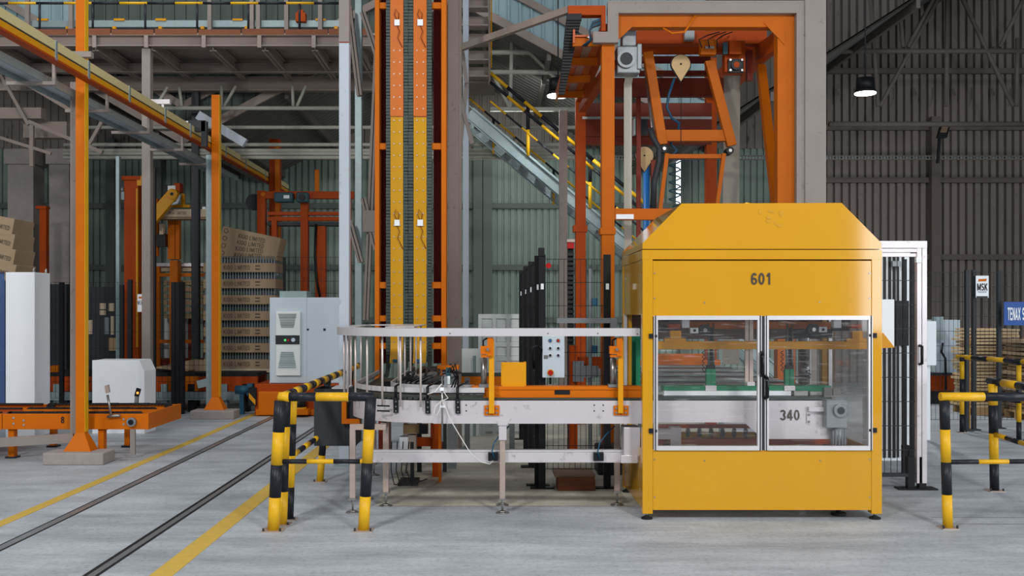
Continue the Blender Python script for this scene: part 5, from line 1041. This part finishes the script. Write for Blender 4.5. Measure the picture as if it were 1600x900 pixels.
lv = T('hand_lever', 'tilted steel hand lever with a flat paddle on conveyor 8', 'lever', P(174, 650, ya)); B().tube(P(174, 651, ya - .03), P(168, 617, ya - .03), .014, 8).tube(P(168, 651, ya - .04), P(188, 649, ya - .04), .016, 8).tube(P(178, 650, ya - .04), P(178, 650, ya + .01), .014, 8).mk('rod', 'steel', lv); B().fpoly([(163, 603), (169, 601), (171, 613), (165, 615)], ya - .05, .03).mk('paddle', 'leg_steel', lv)
se = T('photo_sensor', 'small photo sensor with an orange light on conveyor 8', 'sensor', P(213, 630, yz)); B().bar(P(213, 632, yz - .03), P(214, 618, yz - .03), .04, .04).mk('stem', 'motor_grey', se); B().bar(P(213.5, 619, yz - .03), P(217, 607, yz - .03), .04, .05).mk('head', 'black', se); B().fb(213.5, 216, 612.5, 615.5, yz - .06, .02).mk('light', 'lamp_orange', se)
# ------------------------------------------------------------------ white cabinets
wc = T('white_cabinet', 'tall plain white cabinet behind the conveyor at the left edge', 'cabinet', P(30, 628, 13)); B().box(X(9, 13), X(54, 13), 13, 13.45, 0, Z(425.5, 13)).mk('body', 'white', wc, bevel=.006)
for x, y in ((X(50, 13), 13.05), (X(54, 13) - .03, 13.4)): B().tube((x, y, Z(425.5, 13)), (x, y, Z(425.5, 13) + .06), .018, 8).mk('lifting_eye', 'steel', wc)
wd_ = T('white_console', 'low white console box with a sloping side behind conveyor 8', 'console', P(185, 640, 13.4)); B().prism([(X(144, 13.4), 13.4, .0), (X(217.5, 13.4), 13.4, .0), (X(217.5, 13.4), 13.4, Z(563, 13.4)), (X(144, 13.4), 13.4, Z(563, 13.4))], (0, .45, 0)).mk('body', 'white', wd_, bevel=.004)
B().add([(X(217.5, 13.4), 13.4, 0), (X(217.5, 13.4), 13.85, 0), (X(217.5, 13.4) + .07, 13.85, 0), (X(217.5, 13.4) + .07, 13.4, 0), (X(217.5, 13.4), 13.4, Z(563, 13.4)), (X(217.5, 13.4), 13.85, Z(563, 13.4)), (X(217.5, 13.4) + .07, 13.85, Z(580, 13.4)), (X(217.5, 13.4) + .07, 13.4, Z(580, 13.4))], [(0, 3, 7, 4), (3, 2, 6, 7), (2, 1, 5, 6), (4, 7, 6, 5), (0, 1, 2, 3), (0, 4, 5, 1)]).mk('sloping_side', 'white', wd_)
bp = T('wrapped_load', 'cardboard trays with printed sides wrapped above blue film at the left edge', 'load', P(10, 640, 14)); B().fb(-40, 7, 425, 640, 14, .6).box(X(-40, 14), X(7, 14), 14, 14.6, 0, .3).mk('blue_film', 'film_blue', bp)
for k in range(4):
    q = put('tray', B().box(-.35, .35, 0, .6, -.12, .12).mesh('tray', 'cardboard'), P(-18 + k, 348 + k * 24, 14), bp, (0, R(11), 0)); 
    letters('KIOO LIMITED', P(-4 + k, 352 + k * 24, 13.99), .06, bp, matn='print', sx=.8).rotation_euler = (0, R(14), 0)
# ------------------------------------------------------------------ pallet load of bottles in printed trays
YP = 17.0
def tray_text(parent, px, py, Y, h, sx): letters('KIOO LIMITED', (X(px, Y), Y - .003, Z(py, Y)), h, parent, matn='print', sx=sx)
ld = T('bottle_pallet', 'pallet load of glass bottles in seven brown printed trays behind the second orange post', 'load', P(375, 590, YP)); xa, xb_ = X(318, YP), X(430, YP)
bm_ = B()
def bottle_row(b, z, h):
    n = 26
    for i in range(n):
        x = xa + (xb_ - xa) * (i + .5) / n; b.tube((x, YP + .03, z), (x, YP + .03, z + h * .6), .019, 6, cap=False); b.tube((x, YP + .03, z + h * .6), (x, YP + .03, z + h), .010, 6, r2=.012, cap=False)
    for i in range(12):
        y = YP + .06 + i * .05; b.tube((xb_ - .03, y, z), (xb_ - .03, y, z + h * .6), .019, 6, cap=False); b.tube((xb_ - .03, y, z + h * .6), (xb_ - .03, y, z + h), .010, 6, cap=False)
for k in range(7):
    py = 418 + 25.1 * k
    t = B().box(xa, xb_, YP, YP + .62, Z(py + 7, YP), Z(py - 7, YP)).mk('tray', 'cardboard', ld)
    tray_text(t, 370, py, YP, .075, .82)
    for j, s in enumerate((-2.5, 2.5)): B().fb(399, 406, py + s - .8, py + s + .8, YP - .003, .003).mk('small_print', 'print', t)
    b = B(); bottle_row(b, Z(py - 7, YP), (Z(py - 18, YP) - Z(py - 7, YP))); b.mk('bottles', 'bottle', ld, kind='stuff')
    B().box(xa + .06, xb_ - .06, YP + .1, YP + .58, Z(py - 7, YP), Z(py - 18, YP)).mk('bottle_core', 'dark_grey', ld)
B().box(xa, xb_, YP, YP + .62, Z(582, YP), Z(576, YP)).mk('base_board', 'cardboard_lit', ld)
sp_ = T('tray_pile', 'tilted pile of printed brown trays lying on top of the bottle pallet', 'trays', P(390, 400, YP))
tm = B().box(0, 1.0, 0, .5, 0, .16).mesh('tray', 'cardboard')
for k in range(4):
    p = P(340 + k * 2, 402 - k * 11.5, YP + .05); o = put('tray', tm, p, sp_, (0, R(3 + k * 3), 0)); letters('KIOO LIMITED', p + V(.52, -.005, .03 - k * .028), .075, sp_, matn='print', sx=.85).rotation_euler = (0, R(3 + 3 * k), 0)
    B().path([p + V(.08 + .035 * math.cos(a), -.004, .075 + .035 * math.sin(a)) for a in [R(d) for d in range(0, 375, 30)]], .005, 5).mk('round_mark', 'print', sp_)
# conveyor 7
k7 = T('chain_conveyor', 'orange chain conveyor number 7 under the bottle pallet', 'conveyor', P(250, 640, 16.4)); y7 = 16.35
B().fb(60, 402, 588, 611, y7, .08).mk('side_beam', 'deep_orange', k7); B().fb(60, 402, 583, 588, y7, 1.15).mk('bed', 'rubber', k7); B().fb(77, 380, 613, 625, y7 - .15, .08).mk('lower_rail', 'galv', k7); B().fb(260, 310, 588, 611, y7 - .02, .02).mk('cover', 'orange', k7)
for px in (90, 165, 258, 300, 351, 385): q = B().box(X(px, y7) - .05, X(px, y7) + .05, y7 - .05, y7 + .1, 0, Z(600, y7)).mk('leg', 'galv' if px in (90, 258, 351) else 'black', k7)
for px in (139, 315): letters('7', (X(px, y7), y7 - .022, Z(599, y7)), .1, k7, bold=.003)
mm = B(); p = P(378, 609, 15.9); mm.tube(p - V(.1, 0, 0), p + V(.12, 0, 0), .07, 14); mm.fb(386, 394, 600, 618, 15.85, .14); mm.box(p.x - .03, p.x + .03, 15.88, 15.96, 0, p.z); tag(mm.mk('drive_motor', 'motor_blue'), 'blue drive motor at the end of conveyor 7 beside the hazard bumper', 'motor')
bx_ = T('cardboard_scraps', 'loose flattened cardboard on conveyor 7 behind the black fence posts', 'cardboard', P(280, 583, 16.6))
B().bar(P(250, 573, 16.8), P(300, 578, 16.8), .5, .02).mk('sheet', 'cardboard', bx_); B().prism([P(a, c, 16.9) for a, c in ((255, 583), (335, 583), (335, 566), (300, 562), (262, 570))], (0, .3, 0)).mk('box', 'cardboard', bx_)
# shuttle car with cabinet
YS2 = 15.65
sc = T('shuttle_car', 'low orange shuttle car with a hazard bumper carrying the grey cabinet', 'shuttle', P(460, 650, YS2)); B().fb(398, 540, 600, 649, YS2, 1.0).mk('body', 'deep_orange', sc, bevel=.01); B().fb(403, 436, 612, 649, YS2 - .06, .08).mk('corner_block', 'orange', sc, bevel=.02); B().fb(400, 500, 640, 649, YS2 - .04, .05).mk('skirt', 'orange', sc)
hz = B().fb(388, 400, 606, 634, YS2 - .05, .3).mk('bumper', 'black', sc); B().fpoly([(389, 614), (399, 625), (399, 633), (389, 622)], YS2 - .054, .005).mk('hazard_stripe', 'yellow2', hz)
for px in (415, 480, 530): B().tube((X(px, YS2), YS2 + .1, .05), (X(px, YS2), YS2 + .2, .05), .05, 14).mk('wheel', 'dark_grey', sc)
bz = T('warning_beacon', 'black and yellow beacon on the front of the orange shuttle car', 'beacon', P(468, 638, YS2)); B().tube(P(468, 638, YS2 - .12), P(468, 622, YS2 - .12), .1, 16).tube(P(468, 636, YS2 - .12), P(468, 640, YS2 - .12), .11, 16, 1).tube(P(468, 620, YS2 - .12), P(468, 624, YS2 - .12), .11, 16, 1).mk('beacon_body', ['black', 'yellow2'], bz); B().fb(455, 481, 640, 648, YS2 - .25, .25).mk('mount', 'orange', bz)
yk = 15.75; kb = T('control_cabinet', 'pale grey two-door control cabinet with a cooling unit on the orange shuttle car', 'cabinet', P(476, 598, yk))
B().fb(421.5, 533, 465, 599, yk + .01, .5).mk('body', 'cabinet_blue', kb, bevel=.004)
B().fb(422, 479, 465.5, 598, yk - .012, .02).mk('door', 'cabinet_blue', kb, bevel=.003); d_ = B().fb(479.6, 532, 465.5, 598, yk - .012, .02).mk('door', 'cabinet_blue', kb, bevel=.003)
for a, c, q in ((507, 513, 515), (481, 486, 515)): B().fb(a - 1.5, a + 1.5, q - 1.5, q + 1.5, yk - .018, .01).mk('lock', 'black', d_)
cu = B().fb(431, 469, 487, 587, yk - .08, .07).mk('cooling_unit', 'plastic_white', kb, bevel=.01); B().fb(430.5, 468, 524, 538, yk - .085, .01).mk('display_strip', 'dark_grey', cu)
for k in range(9):
    w = 14 - k * .55; B().fb(449 - w, 449 + w, 490.5 + k * 2.5, 491.8 + k * 2.5, yk - .085, .008).mk('grille_slat', 'motor_grey', cu); w = 9.5 + k * .55; B().fb(448.5 - w, 448.5 + w, 550 + k * 2.9, 551.5 + k * 2.9, yk - .09, .012).mk('grille_slat', 'galv', cu)
B().tube(P(458, 531, yk - .085), P(458, 531, yk - .092), .032, 14).mk('badge', 'cabinet_blue', cu); B().fb(444, 447, 530, 533, yk - .09, .006).mk('green_light', 'led_green', cu); B().fb(449, 452, 530, 533, yk - .09, .006).mk('red_light', 'red', cu); B().fb(437, 479, 455, 465, yk + .1, .3).mk('top_duct', 'galv', kb)
# orange depalletizer frame behind
yd = 17.9; dp = T('depalletizer', 'orange portal frame with motors standing behind the grey control cabinet', 'machine', P(470, 620, yd))
for a, c, q, mt in ((406, 418, 300, 'deep_orange'), (473, 484, 312, 'deep_orange'), (496, 511, 355, 'deep_orange'), (545, 550, 300, 'deep_orange'), (428, 436, 345, 'deep_orange')): B().box(X(a, yd), X(c, yd), yd - .2, yd - .05, 0, Z(q, yd)).mk('upright', mt, dp)
B().fb(406, 552, 299, 310, yd - .2, .14).mk('top_beam', 'deep_orange', dp); B().fb(418, 540, 331, 336, yd - .18, .1).fb(418, 540, 339, 345, yd - .18, .1).mk('lower_beam', 'deep_orange', dp); B().fb(492, 498, 265, 300, yd - .15, .06).mk('stub', 'orange', dp); B().fb(418, 540, 347, 352, yd - .15, .3).mk('carriage', 'dark_grey', dp)
for a, c in ((428, 457), (463, 481)): B().fb(a, c, 300.5, 315.5, yd - .38, .17).mk('motor', 'teal', dp, bevel=.02)
p = P(472, 308, yd - .38); B().tube(p, p - V(0, .03, 0), .06, 16).mk('shaft', 'black', dp); B().fb(443, 452, 305, 310, yd - .385, .01).mk('rating_plate', 'white', dp); p = P(411.5, 304, yd - .2); B().tube(p, p - V(0, .03, 0), .04, 14).mk('bolt', 'orange', dp)
B().path([P(494, 350, yd - .25), P(492, 400, yd - .25), P(495, 440, yd - .25), P(500, 464, yd - .25)], .022, 6).mk('hose', 'black', dp)
for py in range(405, 582, 16): B().fb(409, 415, py, py + 1.2, yd - .205, .01).mk('hole_strip', 'rust_red', dp)
B().fb(409, 413, 524, 532, yd - .24, .04).mk('switch', 'yellow2', dp); B().tube(P(397, 316, yd), P(397, 316, yd + .1), .15, 18).bar(P(397, 316, yd + .05), P(410, 306, yd + .05), .06, .06).mk('reel', 'dark_grey', dp)
# robot with cream tray
rb_ = T('palletizing_robot', 'yellow robot arm holding a cream printed tray above the rack', 'robot', P(262, 600, 18.4)); yrb = 18.4
ya_ = yrb - .3; b = B(); a = P(231, 350, ya_); c = P(271, 304, ya_); b.bar(a, c, .21, .14, up=(0, 1, 0)); b.tube(c - V(0, .09, 0), c + V(0, .09, 0), .1, 18); b.mk('upper_arm', 'yellow2', rb_, bevel=.01)
B().tube(c - V(0, .1, 0), c - V(0, .09, 0), .03, 10).mk('joint_cap', 'black', rb_); B().tube(c, c + V(0, .35, 0), .05, 12).mk('elbow_shaft', 'motor_grey', rb_); B().path([P(266, 319, yrb - .32), P(276, 317, yrb - .3), P(281, 305, yrb - .25)], .03, 8).mk('hose', 'cabinet_blue', rb_)
B().fb(283, 288, 303, 323, yrb, .06).fb(268, 296, 320, 324, yrb, .06).mk('wrist', 'yellow2', rb_); B().fb(272, 281, 286, 300, yrb + .1, .2).mk('motor', 'deep_orange', rb_); B().fb(255, 266, 289, 304, yrb + .12, .2).mk('counterweight', 'black', rb_); B().fb(262, 274, 290, 303, yrb + .08, .05).mk('cable_box', 'plastic_white', rb_)
B().fb(239, 246, 310, 400, yrb + .2, .1).mk('rod', 'orange', rb_); B().fb(262, 273, 344, 405, yrb + .3, .25).fb(274, 280, 344, 405, yrb + .3, .12).box(X(264, 18.7), X(276, 18.7), 18.75, 18.95, 0, 2.6).mk('base_column', 'orange', rb_); B().fb(245, 258, 365, 385, yrb + .15, .15).mk('tool', 'black', rb_); B().fb(249, 255, 350, 366, yrb + .1, .1).mk('valve', 'cardboard_lit', rb_)
tt = T('held_tray', 'cream printed tray hanging below the robot wrist', 'tray', P(285, 342, yrb - .1)); B().fb(247, 322, 327, 338.5, yrb - .1, .35).mk('tray', 'cardboard_lit', tt); B().fb(240, 322, 338.5, 342, yrb - .06, .3).mk('tray_foot', 'cardboard', tt); letters('KIOO LIMITED', P(277, 333, yrb - .103), .055, tt, matn='print', sx=.8); B().fb(316, 321, 323, 327, yrb - .1, .1).mk('clip', 'white', tt)
oc = T('lift_column', 'dark orange lift column with yellow edge left of the robot', 'column', P(205, 620, 18)); B().box(X(194, 18), X(216, 18), 18, 18.3, 0, Z(276, 18)).mk('shaft', 'deep_orange', oc); B().box(X(214, 18), X(216.5, 18), 17.95, 18, 1, Z(295, 18)).fb(214, 221, 275, 290, 17.96, .1).mk('yellow_edge', 'yellow2', oc); B().fb(190, 219, 275, 281, 17.95, .36).mk('cap', 'deep_orange', oc); B().tube(P(186, 296, 18), P(194, 296, 18), .05, 10).fb(182, 194, 300, 312, 17.98, .1).mk('motor', 'motor_grey', oc)
tag(B().fb(62, 72, 325, 640, 18.8, .12).box(X(62, 18.8), X(72, 18.8), 18.8, 18.92, 0, .3).fb(56, 72, 322, 326, 18.78, .16).mk('orange_upright', 'deep_orange'), 'slim dark orange upright between the two concrete pillars', 'post')
# rack with trays
yk2 = 19.0; rk = T('tray_rack', 'orange rack holding brown trays behind the black fence posts', 'rack', P(290, 620, yk2))
for a, c in ((243, 249), (330, 335)): B().box(X(a, yk2), X(c, yk2), yk2, yk2 + .08, 0, Z(411, yk2)).mk('upright', 'orange', rk)
for q in (411, 427, 531): B().fb(243, 335, q, q + 5, yk2, .07).mk('cross_bar', 'orange' if q != 411 else 'aluminium', rk)
for k in range(6): q = B().fb(256, 332, 438 + k * 10.5, 445 + k * 10.5, yk2 + .1, .5).mk('tray', 'cardboard', rk); 
B().fb(252, 332, 416, 424, yk2 + .1, .5).mk('tray', 'cardboard_lit', rk)
for px in (256, 284): B().fb(px, px + 7, 492, 560, yk2 + .4, .03).mk('light_strip', 'plastic_white', rk)
for px in (266, 294, 318): B().fb(px, px + 10, 490, 575, yk2 + .5, .05).mk('red_panel', 'rust_red', rk)
B().fb(243, 335, 560, 590, yk2 + .2, .1).box(X(243, yk2), X(335, yk2), yk2 + .2, yk2 + .3, 0, .4).mk('back_plate', 'rust_red', rk)
# black mesh fence at left, with posts
yl = 15.95; lf = T('mesh_fence', 'dark mesh fence between the orange posts in front of the robot cell', 'fence', P(200, 630, yl)); zl = Z(441, yl)
b = mesh_panel((X(78, yl), yl + .04, 0), (X(330, yl), yl + .04, 0), .25, zl, .07, .25, .002); b.mk('mesh_panel', 'black', lf)
for px, q in ((96, 441), (190, 445), (203, 437), (240, 262), (271, 441), (278, 441), (285, 441)): B().box(X(px, yl) - .03, X(px, yl) + .03, yl - .02, yl + .04, 0, Z(q, yl)).mk('post', 'black', lf)
B().fb(215, 224, 460, 487, yl - .01, .008).mk('notice', 'white', lf); B().fb(216.5, 222, 463.5, 466.5, yl - .014, .003).mk('orange_bar', 'orange', lf)
letters('MSK', (X(219.5, yl), yl - .013, Z(473, yl)), .07, lf, sx=.5)
yf2 = 17.2; fr = T('mesh_fence', 'tall mesh panel in front of the bottle pallet and the orange portal', 'fence', P(480, 600, yf2)); mesh_panel((X(444, yf2), yf2, 0), (X(531, yf2), yf2, 0), .3, Z(402, yf2), .08, .2, .0025).mk('mesh_panel', 'black', fr); B().box(X(444, yf2) - .02, X(444, yf2) + .02, yf2, yf2 + .04, 0, Z(402, yf2)).mk('post', 'black', fr)
dm = T('dark_machine', 'dark grey machine housing with paper labels behind the black fence', 'machine', P(155, 600, 17.6)); B().fb(128, 180, 448, 590, 17.6, .5).box(X(128, 17.6), X(180, 17.6), 17.6, 18.1, 0, .6).mk('housing', 'dark_grey', dm); B().fb(78, 104, 444, 590, 17.8, .4).box(X(78, 17.8), X(104, 17.8), 17.8, 18.2, 0, .6).mk('housing', 'dark_grey', dm)
for a, c, e_, f_ in ((156, 165, 474, 483), (170, 178, 474, 486), (156, 165, 485, 492), (138, 144, 500, 522), (173, 178, 494, 523), (163, 170, 496, 522)): B().fb(a, c, e_, f_, 17.58, .02).mk('paper_label', 'cardboard_lit' if a != 163 else 'motor_grey', dm)
B().fb(170, 182, 528, 548, 17.55, .05).mk('tan_panel', 'wood', dm)
tag(B().fb(76, 90, 572, 588, 16.6, .2).mk('orange_box', 'orange'), 'small orange box on conveyor 7 behind the white cabinet', 'box')
# ------------------------------------------------------------------ groups of alike things
GR = {'safety_barrier': 'striped safety barriers', 'mesh_fence': 'wire mesh fences', 'orange_post': 'orange posts along the overhead beam', 'board_stack': 'stacks of boards behind the fence',
      'chain_conveyor': 'orange chain conveyors', 'steel_column': 'steel building columns', 'roof_truss': 'pipe trusses under the roof', 'high_bay_lamp': 'high bay lamps', 'floor_marking': 'yellow floor lines',
      'floor_rail': 'floor rails', 'concrete_pillar': 'concrete pillars', 'deflector': 'deflector plates in the conveyor curve', 'bracket_arm': 'bracket arms on the overhead beam', 'stair_rail': 'stair handrails', 'sign': 'signs on the fence', 'grey_channel_post': 'grey channel posts', 'white_cabinet': 'white cabinets'}
for o in list(bpy.data.objects):
    if o.parent is None and 'category' in o:
        k = o.name.split('.')[0]
        if k in GR: o['group'] = GR[k]
    if '_at' in o: del o['_at']
